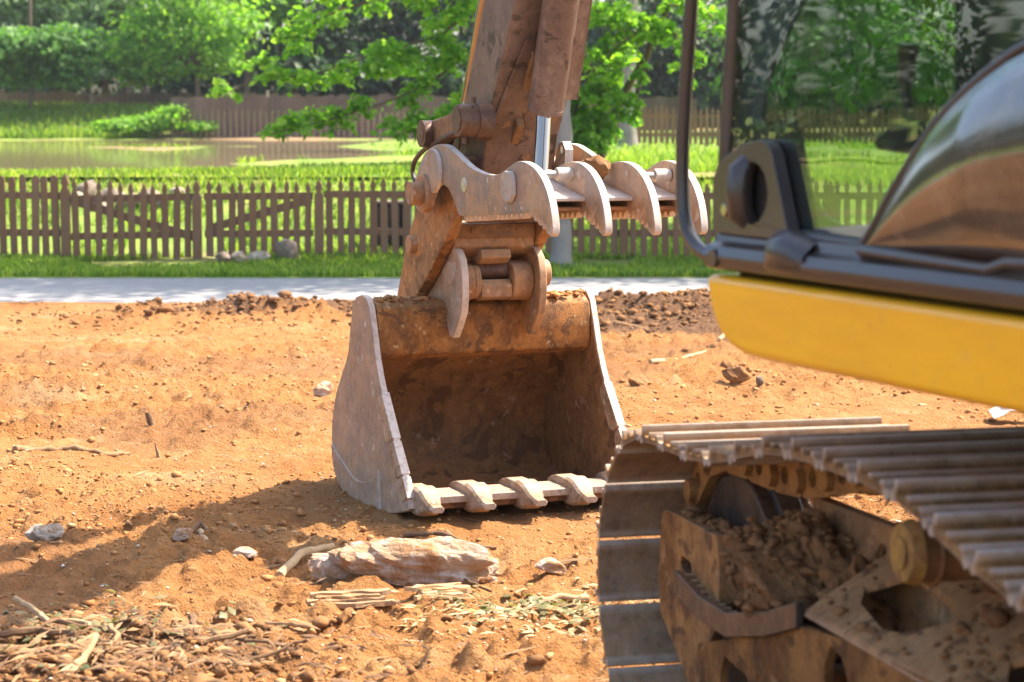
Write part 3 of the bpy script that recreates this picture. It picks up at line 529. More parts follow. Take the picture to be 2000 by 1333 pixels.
# ------------------------------------------------------------------ picket fences
FY = 26.0
def picket_mesh(name, h, w, th, gothic=True):
    if gothic: out = [(-w/2, 0), (w/2, 0), (w/2, h*.80), (w*.30, h*.835), (w*.24, h*.855), (w*.40, h*.885), (w*.36, h*.92), (0, h), (-w*.36, h*.92), (-w*.40, h*.885), (-w*.24, h*.855), (-w*.30, h*.835), (-w/2, h*.80)]
    else: out = [(-w/2, 0), (w/2, 0), (w/2, h*.95), (w*.3, h*.985), (0, h), (-w*.3, h*.985), (-w/2, h*.95)]
    mb = MB(); mb.plate([(x, -th/2, z) for x, z in out], [], (0, th, 0)); me = mb.mesh(name, False); me.materials.append(MT['fence']); return me
PM = picket_mesh('picket', .95, .078, .02); PL = picket_mesh('picket_plain', .93, .082, .02, False); PP = picket_mesh('post', 1.0, .10, .10)
def fence_run(label, x0, x1, pm, hs, y=FY, rails=(.30, .73), posts=(), sp=.124, group='front picket fence sections', name='picket_fence', brace=None, jit=.012, cat='fence', zoff=0):
    b = hlawn((x0+x1)/2, y); root = empty(name, ((x0+x1)/2, y, float(b))); tag(root, label, cat, group)
    n = max(1, round((x1-x0)/sp))
    for i in range(n):
        x = x0+(i+.5)*(x1-x0)/n; z = float(hlawn(x, y))+.03+random.uniform(-jit, jit)+zoff
        o = meshobj('picket', pm, (x, y-.022, z), None, root); o.rotation_euler = (random.uniform(-.006, .006), random.uniform(-.022, .022), 0)
        o.scale = (random.uniform(.9, 1.08), 1, hs(x)*random.uniform(.985, 1.015))
    for rz in rails:
        mb = MB(); za, zb = [float(hlawn(x, y))+rz+zoff for x in (x0, x1)]
        mb.add([(x, y+dy, z+dz) for x, z in ((x0, za), (x1, zb)) for dy in (-.011, .03) for dz in (-.04, .04)], [(0, 1, 3, 2), (4, 6, 7, 5), (0, 4, 5, 1), (2, 3, 7, 6), (0, 2, 6, 4), (1, 5, 7, 3)])
        mb.build('rail', MT['fence'], root, 0, 2, False)
    for x, sc in posts:
        o = meshobj('post', PP, (x, y-.02, float(hlawn(x, y))-.03), None, root); o.scale = (1, 1, sc)
    if brace:
        mb = MB(); (xa, za), (xb, zb) = brace; g0 = float(hlawn(xa, y)); d = .05
        mb.add([(x, y+dy, g0+z+dz) for x, z in ((xa, za), (xb, zb)) for dy in (-.010, .022) for dz in (-d, d)], [(0, 1, 3, 2), (4, 6, 7, 5), (0, 4, 5, 1), (2, 3, 7, 6), (0, 2, 6, 4), (1, 5, 7, 3)])
        mb.build('brace', MT['fence'], root, 0, 2, False)
    return root
X = lambda u: aty(u, 480, FY)[0]
fence_run('plain brown picket fence section left of the gates', X(-520), X(122), PL, lambda x: 1.0, posts=((X(130), 1.04),), zoff=.02)
fence_run('brown picket gate with scooped top and downward brace', X(140), X(378), PM, lambda x: 1.0-.10*sst(X(140), X(330), x), brace=((X(150), .68), (X(376), .28)), name='picket_gate', cat='gate', group='picket gates', posts=((X(386), .93),), zoff=-.02)
fence_run('brown picket gate with level top and rising brace', X(400), X(612), PM, lambda x: .92, brace=((X(402), .33), (X(610), .68)), name='picket_gate', cat='gate', group='picket gates', posts=((X(624), .93),), zoff=-.02)
fence_run('brown picket fence section from the gate to the excavator arm', X(634), X(1210), PM, lambda x: .93, posts=((X(1218), .93),))
fence_run('brown picket fence section passing behind the cab', X(1226), X(2500), PM, lambda x: .93, posts=((X(1620), .93), (X(2050), .93)))
# the fence on the far side of the lawn
FYB = 58.0; XB = lambda u: aty(u, 270, FYB)[0]
PF = picket_mesh('far_picket', 1.0, .10, .025)
fence_run('distant brown picket fence across the lawn behind the trees', XB(1010), XB(2050), PF, lambda x: random.uniform(.9, 1.0), y=FYB, rails=(.25, .72), sp=.145, posts=tuple((XB(u), 1.05) for u in (1160, 1380, 1560)), group=None, jit=.02)
# weathered board fence on the far bank
root = empty('board_fence', (-8, 81.5, float(hlawn(-8, 81.5)))); tag(root, 'weathered board fence along the far bank of the pond', 'fence'); mb = MB(); r = random.Random(5)
class _I: 
    def w(s, a, b, c): return np.array([a, b, c])
I = _I()
for i in range(150):
    x = -24+i*.2; g0 = float(hlawn(x, 81.5)); hh = .62*r.uniform(.9, 1.08); mb.box(I, x, x+.185, 81.5, 81.53, g0-.05, g0+hh)
o = mb.build('board', MT['farfence'], root, 0, 2, False); o['kind'] = 'stuff'
mb = MB()
root2 = empty('board_fence', (-3, 75.6, float(hlawn(-3, 75.6)))); tag(root2, 'tall brown board fence standing beside the pond under the maple boughs', 'fence')
mb2 = MB()
for i in range(88):
    x = -11.4+i*.2; g0 = float(hlawn(x, 75.6)); mb2.box(I, x, x+.19, 75.6, 75.63, g0-.1, 2.33+r.uniform(-.05, .05))
o = mb2.build('board', MT['farfence'], root2, 0, 2, False); o['kind'] = 'stuff'
mb2 = MB(); mb2.box(I, -11.4, 6.2, 75.632, 75.70, 1.95, 2.05); mb2.build('rail', MT['farfence'], root2, 0, 2, False)
for z in (.18, .5): mb.add([(x, 81.53+dy, float(hlawn(x, 81.5))+z+dz) for x in (-24, 6) for dy in (.002, .04) for dz in (-.05, .05)], [(0, 1, 3, 2), (4, 6, 7, 5), (0, 4, 5, 1), (2, 3, 7, 6), (0, 2, 6, 4), (1, 5, 7, 3)])
mb.build('rail', MT['farfence'], root, 0, 2, False)
for u in (522, 178):
    x = aty(u, 190, 79.5)[0]; mb = MB(); g0 = float(hlawn(x, 79.5)); mb.cyl((x, 79.5, g0-.1), (x, 79.5, g0+.75), .06, .05, 8); tag(mb.build('marker_post', MT['rock_grey'], None), 'short pale post on the far bank right of the bright tree' if u > 400 else 'short pale post on the far bank beside the broad shrubby tree', 'post', 'posts on the far bank')
# dark wooden crate-like box behind the fence
x0, x1 = X(722), X(798); g0 = float(hlawn(x0, 26.7)); root = empty('planter_box', ((x0+x1)/2, 26.75, g0)); tag(root, 'dark slatted box standing right behind the picket fence', 'box')
mb = MB(); mb.box(I, x0, x1, 26.6, 26.95, g0-.05, g0+.52); mb.build('body', MT['interior'], root, .01)
mb = MB(); mb.box(I, x0-.03, x1+.03, 26.57, 26.98, g0+.525, g0+.56); mb.build('lid', MT['rock_grey'], root, .008)
for k in range(4):
    mb = MB(); xx = x0+(x1-x0)*(k+.5)/4; mb.box(I, xx-.045, xx+.045, 26.575, 26.597, g0-.02, g0+.5); mb.build('slat', MT['dark_steel'], root, .003)

# ------------------------------------------------------------------ trees
def leaves(name, C, N, L, mat, parent, droop=.35, aspect=.75):
    """one crown mesh: folded leaf blades at points C with facing N"""
    n = len(C); N = N/(np.linalg.norm(N, axis=1, keepdims=True)+1e-9); a = rng.normal(size=(n, 3)); a[:, 2] -= droop
    d = a-(a*N).sum(1, keepdims=True)*N; d /= np.linalg.norm(d, axis=1, keepdims=True)+1e-9; s = np.cross(N, d)
    l = (L*rng.uniform(.6, 1.3, n))[:, None]; w = l*aspect*.5
    V = np.stack([C-d*l*.5, C-d*l*.05+s*w+N*l*.12, C+d*l*.5-N*l*.05, C-d*l*.05-s*w+N*l*.12], 1).reshape(-1, 3)
    b = (np.arange(n)*4)[:, None]; Fc = np.concatenate([b+np.array([[0, 1, 2]]), b+np.array([[0, 2, 3]])], 0)
    c = V.mean(0); me = bigmesh(name, V-c, Fc); return meshobj(name, me, c, mat, parent)
def blob_pts(c, rad, n, sub=14, tight=.33):
    """leaf clumps inside an ellipsoid: light and dark groups with gaps between"""
    c = np.array(c); rad = np.array(rad); q = rng.normal(size=(sub, 3)); q /= np.linalg.norm(q, axis=1, keepdims=True); q *= rng.uniform(.35, 1., (sub, 1))**.6
    k = rng.integers(0, sub, n); off = rng.normal(size=(n, 3))*tight; off[:, 2] *= .55; P = (q[k]+off)*rad+c
    Nn = off/rad*rad.max()*.6+q[k]*.5+rng.normal(size=(n, 3))*.45+np.array([0, 0, .75]); return P, Nn
def spray_pts(poly, n, spread, flat=.35, sub=26):
    """layered drooping sprays along a bough; the points of the bough are world points"""
    P = np.array(poly); seg = np.linalg.norm(np.diff(P, axis=0), axis=1); cum = np.concatenate([[0], np.cumsum(seg)])
    def at(t):
        i = np.clip(np.searchsorted(cum, t)-1, 0, len(seg)-1); return P[i]+(P[i+1]-P[i])*((t-cum[i])/seg[i])[:, None]
    tc = np.sort(rng.uniform(.05, 1, sub))*cum[-1]; cc = at(tc)+rng.normal(size=(sub, 3))*np.array([spread, spread, spread*flat]); k = rng.integers(0, sub, n)
    off = rng.normal(size=(n, 3))*np.array([spread*.42, spread*.42, spread*.22]); off[:, 2] -= .35*np.abs(off[:, 0])
    return cc[k]+off, off*2/spread*.3+rng.normal(size=(n, 3))*.4+np.array([0, 0, .8])
def limb(pts, r0, r1, seed=0, n=9, kink=.06):
    r = random.Random(seed); P = [np.array(p, float) for p in pts]; Q = []
    for a, b in zip(P[:-1], P[1:]):
        for k in range(4):
            q = a+(b-a)*k/4
            if Q: q = q+np.array([r.uniform(-1, 1), r.uniform(-1, 1), 0])*kink*r0*4
            Q.append(q)
    Q.append(P[-1]); m = len(Q); return Q, [r0+(r1-r0)*(i/(m-1))**.8 for i in range(m)]
def tree(name, label, base, stems, blobs, sprays, leaf, mat, bark, group=None, cat='tree'):
    root = empty(name, base); tag(root, label, cat, group)
    mb = MB()
    for i, (pts, r0, r1) in enumerate(stems):
        Q, R = limb(pts, r0, r1, i+int(abs(base[0])*10)); 
        if i == 0: R[0] *= 1.35
        mb.tube(Q, R, 9)
    mb.build('trunk', bark, root, ang=60)
    Ps, Ns = [], []
    for (c, rad, n, *ex) in blobs: p, q = blob_pts(c, rad, n, *ex); Ps.append(p); Ns.append(q)
    for (poly, n, sp) in sprays: p, q = spray_pts(poly, n, sp); Ps.append(p); Ns.append(q)
    leaves('crown', np.concatenate(Ps), np.concatenate(Ns), leaf, mat, root); return root
# the young maple behind the arm: slim leaning stems, low drooping boughs
MY = 34.0
def m_(u, v, y=MY): return aty(u, v, y)
gz = float(hlawn(1.2, MY)); b0 = m_(1165, 318); b0[2] = gz-.05
stA = [b0, m_(1190, 255), m_(1218, 190), m_(1262, 110), m_(1300, 30), m_(1330, -90), m_(1340, -280)]
b1 = m_(1138, 318, 34.3); b1[2] = gz-.05
stB = [b1, m_(1143, 240, 34.3), m_(1150, 150, 34.3), m_(1130, 20, 34.2), m_(1090, -150, 34), m_(1060, -330, 34)]
bo = [[m_(1100, -110), m_(960, -10, 33.6), m_(860, 70, 33.2), m_(720, 110, 32.8), m_(600, 150, 32.4), m_(500, 150, 32.1), m_(432, 192, 31.8)],
      [m_(1110, -40), m_(930, 90, 33.4), m_(840, 165, 33), m_(740, 205, 32.6), m_(640, 235, 32.2), m_(530, 262, 31.8)],
      [m_(1080, -180), m_(920, -60, 33.5), m_(780, -10, 33), m_(660, 20, 32.6), m_(590, 60, 32.3), m_(545, 110, 32)],
      [m_(1140, 60), m_(1000, 140, 33.4), m_(900, 200, 33), m_(830, 250, 32.8), m_(770, 265, 32.6)],
      [m_(1075, -200), m_(900, -110, 33), m_(760, -60, 32.5), m_(640, -20, 32)],
      [m_(1145, 170), m_(1120, 220, 33.6), m_(1095, 280, 33.4)], [m_(1150, 120), m_(1180, 180, 33.5), m_(1210, 235, 33.2)], [m_(1180, 270), m_(1150, 250, 33.4), m_(1120, 300, 33.2)],
      [m_(1290, 60), m_(1250, 60, 33.5), m_(1200, 90, 33), m_(1160, 140, 32.8)], [m_(1300, 40), m_(1330, 90, 33.3), m_(1345, 160, 33)], [m_(1300, 10), m_(1380, 20, 33.2), m_(1410, 60, 33)],
      [m_(1130, 0), m_(1180, 30, 33.5), m_(1240, 40, 33.3)], [m_(1260, 120), m_(1250, 170, 33.4), m_(1240, 235, 33.2)]]
sp = [(bo[0], 760, .26), (bo[1], 620, .25), (bo[2], 520, .27), (bo[3], 420, .24), (bo[4], 420, .3), (bo[5], 420, .2), (bo[6], 200, .15), (bo[7], 330, .18), (bo[8], 330, .2), (bo[9], 90, .12), (bo[10], 120, .16), (bo[11], 300, .22), (bo[12], 55, .08)]
stems = [(stA, .085, .03), (stB, .08, .03)]+[(q, .03, .008) for q in bo]
sp = [(a, int(b*2.3), c) for a, b, c in sp]
tree('young_maple', 'young leaning maple with bright drooping leaves behind the excavator arm', (b0[0], b0[1], gz), stems,
     [(m_(1080, -280), (2.4, 2.2, 1.3), 2600, 26), (m_(1250, -240), (1.8, 1.8, 1.0), 1500, 20)], sp, .135, MT['leaf_maple'], MT['trunk'])
# the old verge tree (trunk below the thumb), crown overhead
vx = aty(1095, 528, 25.0)[0]; g0 = float(hlawn(vx, 25))
vt = [((vx, 25, g0-.05), (vx-.01, 25, .7), (vx+.04, 25.05, 1.5), (vx+.05, 25.1, 2.6), (vx+.1, 25.2, 4.2), (vx+.3, 25.2, 6.5))]
tr = tree('verge_tree', 'grey trunk of an old tree on the verge under the thumb tines', (vx, 25, g0), [(vt[0], .125, .06), ([(vx+.08, 25.15, 3.9), (vx-1.2, 25.0, 5.0), (vx-2.6, 24.8, 5.6)], .05, .02), ([(vx+.1, 25.2, 4.2), (vx+1.4, 25.3, 5.6), (vx+2.6, 25.2, 6.2)], .05, .02)],
     [((vx-1.8, 25.4, 5.9), (2.4, 2.0, .9), 3200, 40), ((vx+1.4, 25.6, 6.6), (2.3, 1.9, 1.2), 3200, 36), ((vx, 25.6, 7.6), (2.4, 2, 1.0), 2600, 30)], [], .17, MT['leaf_mid'], MT['trunk_grey'])
# more verge trees further along (behind the cab and beyond the frame); they shade fence and road
for i, (x, yy, hh, s) in enumerate(((5.4, 26.9, 7.2, 1.0), (9.6, 25.4, 7.8, 1.15), (14.5, 27, 8.5, 1.2), (-11.0, 27.5, 8.5, 1.1))):
    g0 = float(hlawn(x, yy)); lab = ('leafy tree behind the fence seen through the cab glass', 'broad verge tree beyond the cab', 'tall verge tree farthest along the road', 'verge tree beside the plain fence section')[i]
    tree('verge_tree', lab, (x, yy, g0), [([(x, yy, g0-.05), (x+.1, yy, 2), (x, yy+.1, 4), (x+.2, yy, hh)], .16, .05), ([(x, yy, 3), (x-1.6, yy, 4.3), (x-2.4, yy, 5)], .06, .02), ([(x, yy, 3.4), (x+1.5, yy, 4.6), (x+2.3, yy, 5.4)], .06, .02)],
         [((x-1.3*s, yy, hh-2.1), (1.9*s, 1.8*s, 1.3*s), 2800, 36), ((x+1.3*s, yy+.2, hh-1.7), (2.0*s, 1.9*s, 1.3*s), 2800, 36), ((x, yy, hh-.4), (1.9*s, 1.8*s, 1.3*s), 2600, 30)]+([((x, yy, 2.6), (1.9, 1.0, .8), 900, 16)] if i == 0 else []), [], .18, MT['leaf_mid'], MT['trunk_grey'])
# the straight grey trunk on the lawn
gx = aty(1226, 290, 52)[0]; g0 = float(hlawn(gx, 52))
tree('lawn_tree', 'straight grey trunk standing on the lawn before the distant fence', (gx, 52, g0), [([(gx, 52, g0-.05), (gx, 52, 2.5), (gx+.03, 52, 4.6), (gx+.1, 52, 8)], .2, .12), ([(gx, 52, 4.8), (gx-1.6, 52, 6.2), (gx-2.5, 51.6, 6.6)], .08, .03), ([(gx+.05, 52, 5.2), (gx+1.8, 52, 6.6), (gx+2.8, 52, 7)], .08, .03)],
     [((gx-2, 52, 7.2), (2.4, 2.2, 1.3), 1400, 24), ((gx+2, 52, 7.4), (2.6, 2.2, 1.4), 1500, 24), ((gx, 52, 9), (2.6, 2.4, 1.4), 1400, 20)], [], .2, MT['leaf_mid'], MT['trunk_grey'])
# trees along the far bank, left part of the picture
def bank_tree(label, u, y, trunk_v, crowns, leaf, mat, bark='trunk', r0=.16, group=None, n=1500, name='bank_tree'):
    x = aty(u, 200, y)[0]; g0 = float(hlawn(x, y)); top = max(c[1] for c in crowns)
    bl = []; zt = 6.75 if name == 'bank_tree' else g0+.6
    st = [([(x, y, g0-.1), (x+.05, y, g0+(zt-g0)*.25), (x, y, g0+(zt-g0)*.5), (x+.1, y, zt)], r0, .05 if r0 > .05 else .01)]
    for (cu, cv, ru, rv, k) in crowns:
        c = aty(cu, cv, y+random.uniform(-.8, .5)); bl.append((c, (ru*y/F, min(ru, rv*1.6)*y/F, rv*y/F), int(n*k), 22, .30)); st.append(([(x, y, g0+1.5 if name == 'bank_tree' else g0), ((x+c[0])/2, y, (g0+1.5+c[2])/2+.3 if name == 'bank_tree' else (g0+c[2])/2), tuple(c)], .06 if r0 > .05 else .015, .02 if r0 > .05 else .006))
    return tree(name, label, (x, y, g0), st, bl, [], leaf, mat, MT[bark], group)
bank_tree('bright green tree with slim trunk on the far bank', 383, 80.2, 185, [(340, 60, 100, 60, 1.2), (300, 120, 65, 35, .5), (400, 20, 90, 70, 1.2), (420, 110, 50, 40, .4), (280, 150, 40, 20, .25), (350, -70, 110, 60, 1), (260, 95, 40, 25, .3)], .24, MT['leaf_maple'], r0=.11)
bank_tree('broad mid green shrubby tree at the left end of the far bank', 60, 79, 170, [(20, 90, 60, 35, .6), (80, 100, 70, 35, .8), (140, 90, 55, 40, .6), (40, 140, 80, 30, .7), (130, 140, 60, 30, .5)], .27, MT['leaf_mid'], r0=.1)
bank_tree('pale open tree with bare stems at the far left', 66, 86, 170, [(30, 10, 80, 40, .55), (110, 15, 70, 40, .5), (180, 40, 60, 45, .5), (60, -60, 120, 50, 1.)], .27, MT['leaf_pale'], 'trunk_grey', r0=.13)
bank_tree('greyish tree beside the bright tree on the far bank', 205, 84, 170, [(205, 60, 60, 60, .8), (190, 130, 50, 35, .5), (230, -20, 70, 50, .8)], .27, MT['leaf_pale'])
bank_tree('dusky green tree right of the bright bank tree', 480, 84, 170, [(470, 20, 60, 50, .7), (520, -20, 70, 50, .8), (450, 100, 35, 40, .3)], .27, MT['leaf_mid'])
bank_tree('dusky green tree between the maple boughs and the bank', 575, 86, 170, [(570, -20, 80, 50, .8), (620, 60, 60, 40, .4), (560, 100, 60, 30, .3)], .27, MT['leaf_dark'])
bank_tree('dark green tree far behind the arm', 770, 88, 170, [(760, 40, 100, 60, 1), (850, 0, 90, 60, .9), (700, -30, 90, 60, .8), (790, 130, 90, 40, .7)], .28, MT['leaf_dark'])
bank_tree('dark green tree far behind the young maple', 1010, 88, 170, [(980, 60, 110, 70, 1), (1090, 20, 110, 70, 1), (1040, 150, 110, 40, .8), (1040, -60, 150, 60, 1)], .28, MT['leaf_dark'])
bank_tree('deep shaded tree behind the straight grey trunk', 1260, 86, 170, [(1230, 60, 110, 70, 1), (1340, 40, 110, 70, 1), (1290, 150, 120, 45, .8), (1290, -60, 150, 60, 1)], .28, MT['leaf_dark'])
bank_tree('green tree behind the cab front', 1560, 72, 170, [(1520, 60, 120, 80, 1.2), (1650, 40, 130, 80, 1.2), (1600, 160, 150, 55, 1), (1590, -60, 170, 80, 1.2), (1740, 90, 110, 70, .8)], .25, MT['leaf_mid'])
bank_tree('large green tree filling the view past the cab', 1850, 74, 170, [(1830, 60, 130, 80, 1.2), (1960, 40, 130, 80, 1.2), (1900, 160, 150, 55, 1), (1890, -60, 170, 80, 1.2)], .25, MT['leaf_mid'])
# shrub clump on the lawn bank and reeds round the pond
bank_tree('low bright bush at the end of the grassy bank', 335, 75.0, 250, [(335, 232, 36, 24, .9), (280, 240, 45, 16, .5), (215, 244, 40, 12, .3), (385, 248, 30, 10, .25)], .17, MT['leaf_maple'], r0=.03, name='bush')
# woodland mass behind: reads as one dark wood
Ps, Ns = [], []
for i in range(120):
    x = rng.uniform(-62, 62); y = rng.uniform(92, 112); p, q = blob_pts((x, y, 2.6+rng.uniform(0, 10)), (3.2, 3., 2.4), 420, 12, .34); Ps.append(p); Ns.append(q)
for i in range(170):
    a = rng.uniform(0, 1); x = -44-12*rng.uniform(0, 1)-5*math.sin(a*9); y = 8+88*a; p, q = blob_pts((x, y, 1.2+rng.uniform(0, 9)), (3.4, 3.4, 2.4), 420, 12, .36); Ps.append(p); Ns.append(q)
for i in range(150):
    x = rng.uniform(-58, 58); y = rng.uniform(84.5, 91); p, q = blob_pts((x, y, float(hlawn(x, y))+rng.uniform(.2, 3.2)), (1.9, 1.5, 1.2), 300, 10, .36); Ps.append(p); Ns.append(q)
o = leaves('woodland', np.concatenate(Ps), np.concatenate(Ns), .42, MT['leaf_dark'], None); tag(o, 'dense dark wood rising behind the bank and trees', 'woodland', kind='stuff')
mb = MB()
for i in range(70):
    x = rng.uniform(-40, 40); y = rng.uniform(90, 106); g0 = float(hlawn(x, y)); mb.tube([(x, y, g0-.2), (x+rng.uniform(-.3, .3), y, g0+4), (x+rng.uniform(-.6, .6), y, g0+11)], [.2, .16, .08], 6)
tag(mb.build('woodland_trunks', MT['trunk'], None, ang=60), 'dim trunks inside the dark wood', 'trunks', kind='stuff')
# ------------------------------------------------------------------ grass (uncountable)
def grass(name, x, y, hgt, label, mat=MT['blade']):
    n = len(x); z = hlawn(x, y); a = rng.uniform(0, 6.28, n); h = hgt*rng.uniform(.5, 1.3, n); w = h*.09+.004
    lean = rng.normal(0, .35, (n, 2))*h[:, None]; c = np.stack([x, y, z], -1); s = np.stack([np.cos(a)*w, np.sin(a)*w, 0*a], -1)
    tip = c+np.concatenate([lean, h[:, None]], 1); mid = c+np.concatenate([lean*.3, h[:, None]*.6], 1)
    V = np.stack([c-s, c+s, mid+s*.7, mid-s*.7, tip], 1); q = np.array([[0, 1, 2], [0, 2, 3], [3, 2, 4]])
    me = bigmesh(name, V.reshape(-1, 3), (q[None]+(np.arange(n)*5)[:, None, None]).reshape(-1, 3)); return tag(meshobj(name, me, (0, 0, 0), mat), label, 'grass', kind='stuff')
n = 52000; x = rng.uniform(-7.5, 9, n); y = 24.15+2.0*rng.uniform(0, 1, n); k = fbm(x, y, .9, 3, 50) > -.45; grass('verge_grass', x[k], y[k], .075, 'short grass of the verge between road and fence')
n = 60000; x = rng.uniform(-8.5, 10, n); y = rng.uniform(26.1, 33, n); k = (hlawn(x, y) > .9)|(y < 30); k &= fbm(x, y, .5, 3, 51) > -.6; grass('lawn_grass', x[k], y[k], .09, 'sunlit grass rising behind the picket fence')
n = 60000; y = 1/rng.uniform(1/74, 1/32., n); x = rng.uniform(-.26, .28, n)*y; cl = fbm(x, y, .35, 3, 52); k = (hlawn(x, y) > .95) & (cl > -.1+.35*(x < -2)); grass('meadow_grass', x[k], y[k], .11, 'tufts of bright meadow grass round the pond')
n = 9000; x = rng.uniform(-22, -11.8, n); y = rng.uniform(75, 80, n); grass('bank_grass', x, y, .3, 'rank grass on the far bank')

# ================================================================== THE EXCAVATOR
EX = empty('excavator', T.w(1.3, 2.0, 0)); tag(EX, 'dusty yellow and brown excavator with thumb and toothed bucket resting on red dirt', 'excavator')
def rnd(c, rad, n=16, a0=0, a1=360): return [(c[0]+rad*math.cos(math.radians(a0+(a1-a0)*i/n)), c[1]+rad*math.sin(math.radians(a0+(a1-a0)*i/n))) for i in range(n if a1-a0 == 360 else n+1)]
def arc_path(pts, n=5):
    """Catmull-Rom through (f,z) points"""
    P = [np.array(p, float) for p in pts]; out = []
    for i in range(len(P)-1):
        p0 = P[max(i-1, 0)]; p1 = P[i]; p2 = P[i+1]; p3 = P[min(i+2, len(P)-1)]
        for k in range(n):
            t = k/n; out.append(.5*((2*p1)+(p2-p0)*t+(2*p0-5*p1+4*p2-p3)*t*t+(3*p1-p0-3*p2+p3)*t**3))
    out.append(P[-1]); return out
def part(name, mb, mat, parent=EX, bev=.004, seg=2, ang=35): return mb.build(name, MT[mat], parent, bev, seg, True, ang)
# ------------------------------------------------------------------ bucket
OUTP = arc_path([(.10, .05), (-.10, .005), (-.30, -.02), (-.52, -.04), (-.717, -.035), (-.87, .02), (-.95, .09), (-.985, .20), (-.975, .32), (-.91, .45), (-.80, .57), (-.725, .66), (-.695, .76), (-.66, .86)], 4)
def inset(path, d):
    out = []
    for i, p in enumerate(path):
        t = path[min(i+1, len(path)-1)]-path[max(i-1, 0)]; t = t/np.linalg.norm(t); out.append(p+d*np.array([t[1], -t[0]])*1.)
    return out
INP = inset(OUTP, .028)
BK = part('bucket', MB().prism(A, [tuple(p) for p in OUTP]+[tuple(p) for p in reversed(INP)], -.525, .525), 'bucket_in', EX, 0, 2, 30)
FRONT = [(-.655, .885), (-.60, .925), (-.52, .94), (-.455, .93), (-.415, .89), (-.37, .775), (-.331, .669), (-.285, .585), (-.228, .497), (-.125, .385), (.009, .225), (.085, .135), (.105, .06)]
for sx in (-1, 1):
    poly = [tuple(p) for p in OUTP[:-1]]+FRONT
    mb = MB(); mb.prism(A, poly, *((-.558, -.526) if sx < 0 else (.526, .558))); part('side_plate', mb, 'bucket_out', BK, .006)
    for (pa, pb) in (((-.245, .525), (-.09, .335)), ((-.085, .33), (.03, .195)), ((.035, .19), (.10, .10))):
        pa, pb = np.array(pa), np.array(pb); d = (pb-pa)/np.linalg.norm(pb-pa); nn = np.array([-d[1], d[0]])
        if nn[0] < 0: nn = -nn
        q = [pa+nn*.004, pb+nn*.008, pb-nn*.05-d*.012, pb-nn*.085-d*.04, pa-nn*.07+d*.02, pa-nn*.05]
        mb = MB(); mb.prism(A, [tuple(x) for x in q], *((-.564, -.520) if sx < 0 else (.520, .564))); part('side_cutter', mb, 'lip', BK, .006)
for r0, r1 in ((-.5262, -.5235), (.5235, .5262)):
    mb = MB(); mb.prism(A, [tuple(p) for p in inset(OUTP[:-1], .02)]+[(f-.012, z-.012) for f, z in FRONT[1:-1]], r0, r1); part('inner_liner', mb, 'bucket_in', BK, 0)
# wear plate welded low on the side
wp = arc_path([(-.972, .20), (-.90, .165), (-.80, .135), (-.64, .085), (-.50, .085), (-.37, .12), (-.28, .175)], 3)
low = [p+np.array([0, 0]) for p in inset([q for q in OUTP if -.97 < q[0] < -.2 and q[1] < .2], .012)]
mb = MB(); mb.prism(A, [tuple(p) for p in reversed(low)][::-1]+[tuple(p) for p in reversed(wp)][::-1] if False else [tuple(p) for p in low]+[tuple(p) for p in wp], -.567, -.556); part('wear_plate', mb, 'bucket_out', BK, .003)
# torque tube across the top
mb = MB(); mb.prism(A, [(-.68, .84), (-.62, .90), (-.56, .918), (-.45, .912), (-.408, .885), (-.395, .84), (-.388, .72), (-.405, .672), (-.47, .645), (-.70, .70)], -.5245, .5245); part('top_tube', mb, 'bucket_band', BK, .012, 3)
mb = MB(); mb.box(A, -.52, .52, -.09, .125, .075, .108); part('lip_plate', mb, 'tooth', BK, .005)
for k in range(5):
    r0 = -.478+.239*k
    mb = MB(); mb.prism(A, [(-.15, .108), (-.11, .128), (-.05, .142), (.055, .142), (.055, .035), (-.02, .03), (-.06, .06)], r0-.044, r0+.044); ad = part('tooth', mb, 'tooth', BK, .008, 2)
    mb = MB(); secs = [(.057, .050, .026, .148), (.095, .052, .026, .152), (.145, .050, .030, .142), (.185, .040, .046, .112), (.21, .032, .056, .096), (.262, .029, .060, .088)]
    vs = []; fs = []
    for (f, hw, z0, z1) in secs: vs += [A.w(r0-hw, f, z0+.012), A.w(r0-hw*.75, f, z0), A.w(r0+hw*.75, f, z0), A.w(r0+hw, f, z0+.012), A.w(r0+hw, f, z1-.012), A.w(r0+hw*.7, f, z1), A.w(r0-hw*.7, f, z1), A.w(r0-hw, f, z1-.012)]
    for i in range(len(secs)-1):
        for j in range(8): fs.append((i*8+j, i*8+(j+1) % 8, (i+1)*8+(j+1) % 8, (i+1)*8+j))
    fs += [tuple(range(8)), tuple(range((len(secs)-1)*8+7, (len(secs)-1)*8-1, -1))]; mb.add(vs, fs); part('tooth_tip', mb, 'tooth', BK, .003, 2, 25)
    mb = MB(); mb.cyl(A.w(r0-.066, .085, .10), A.w(r0+.066, .085, .10), .011, n=12); part('tooth_pin', mb, 'tooth', BK, .002)
P = np.stack([A.w(s_*rng.uniform(.24, .51), rng.uniform(-.60, -.42), .914) for s_ in rng.choice([-1, 1, 1], 420)]); sz = rng.gamma(1.5, .0035, len(P))+.002; P[:, 2] += sz*.2
tag(scatter_lumps('tube_crumbs', P, sz, MT['clod']), 'sandy soil crumbs lying on top of the bucket tube', 'crumbs')
EAR = [(-.779, .86), (-.62, .985), (-.52, 1.06), (-.475, 1.105), (-.42, 1.145), (-.35, 1.16), (-.28, 1.15), (-.23, 1.11), (-.205, 1.04), (-.20, .95), (-.215, .87), (-.27, .80), (-.32, .748), (-.36, .75), (-.396, .80), (-.40, .87), (-.5, .905), (-.66, .87)]
for r0, r1 in ((-.192, -.155), (.185, .222)):
    mb = MB(); mb.prism(A, EAR, r0, r1); part('ear', mb, 'coupler' if r0 > 0 else 'bucket_out', BK, .006)
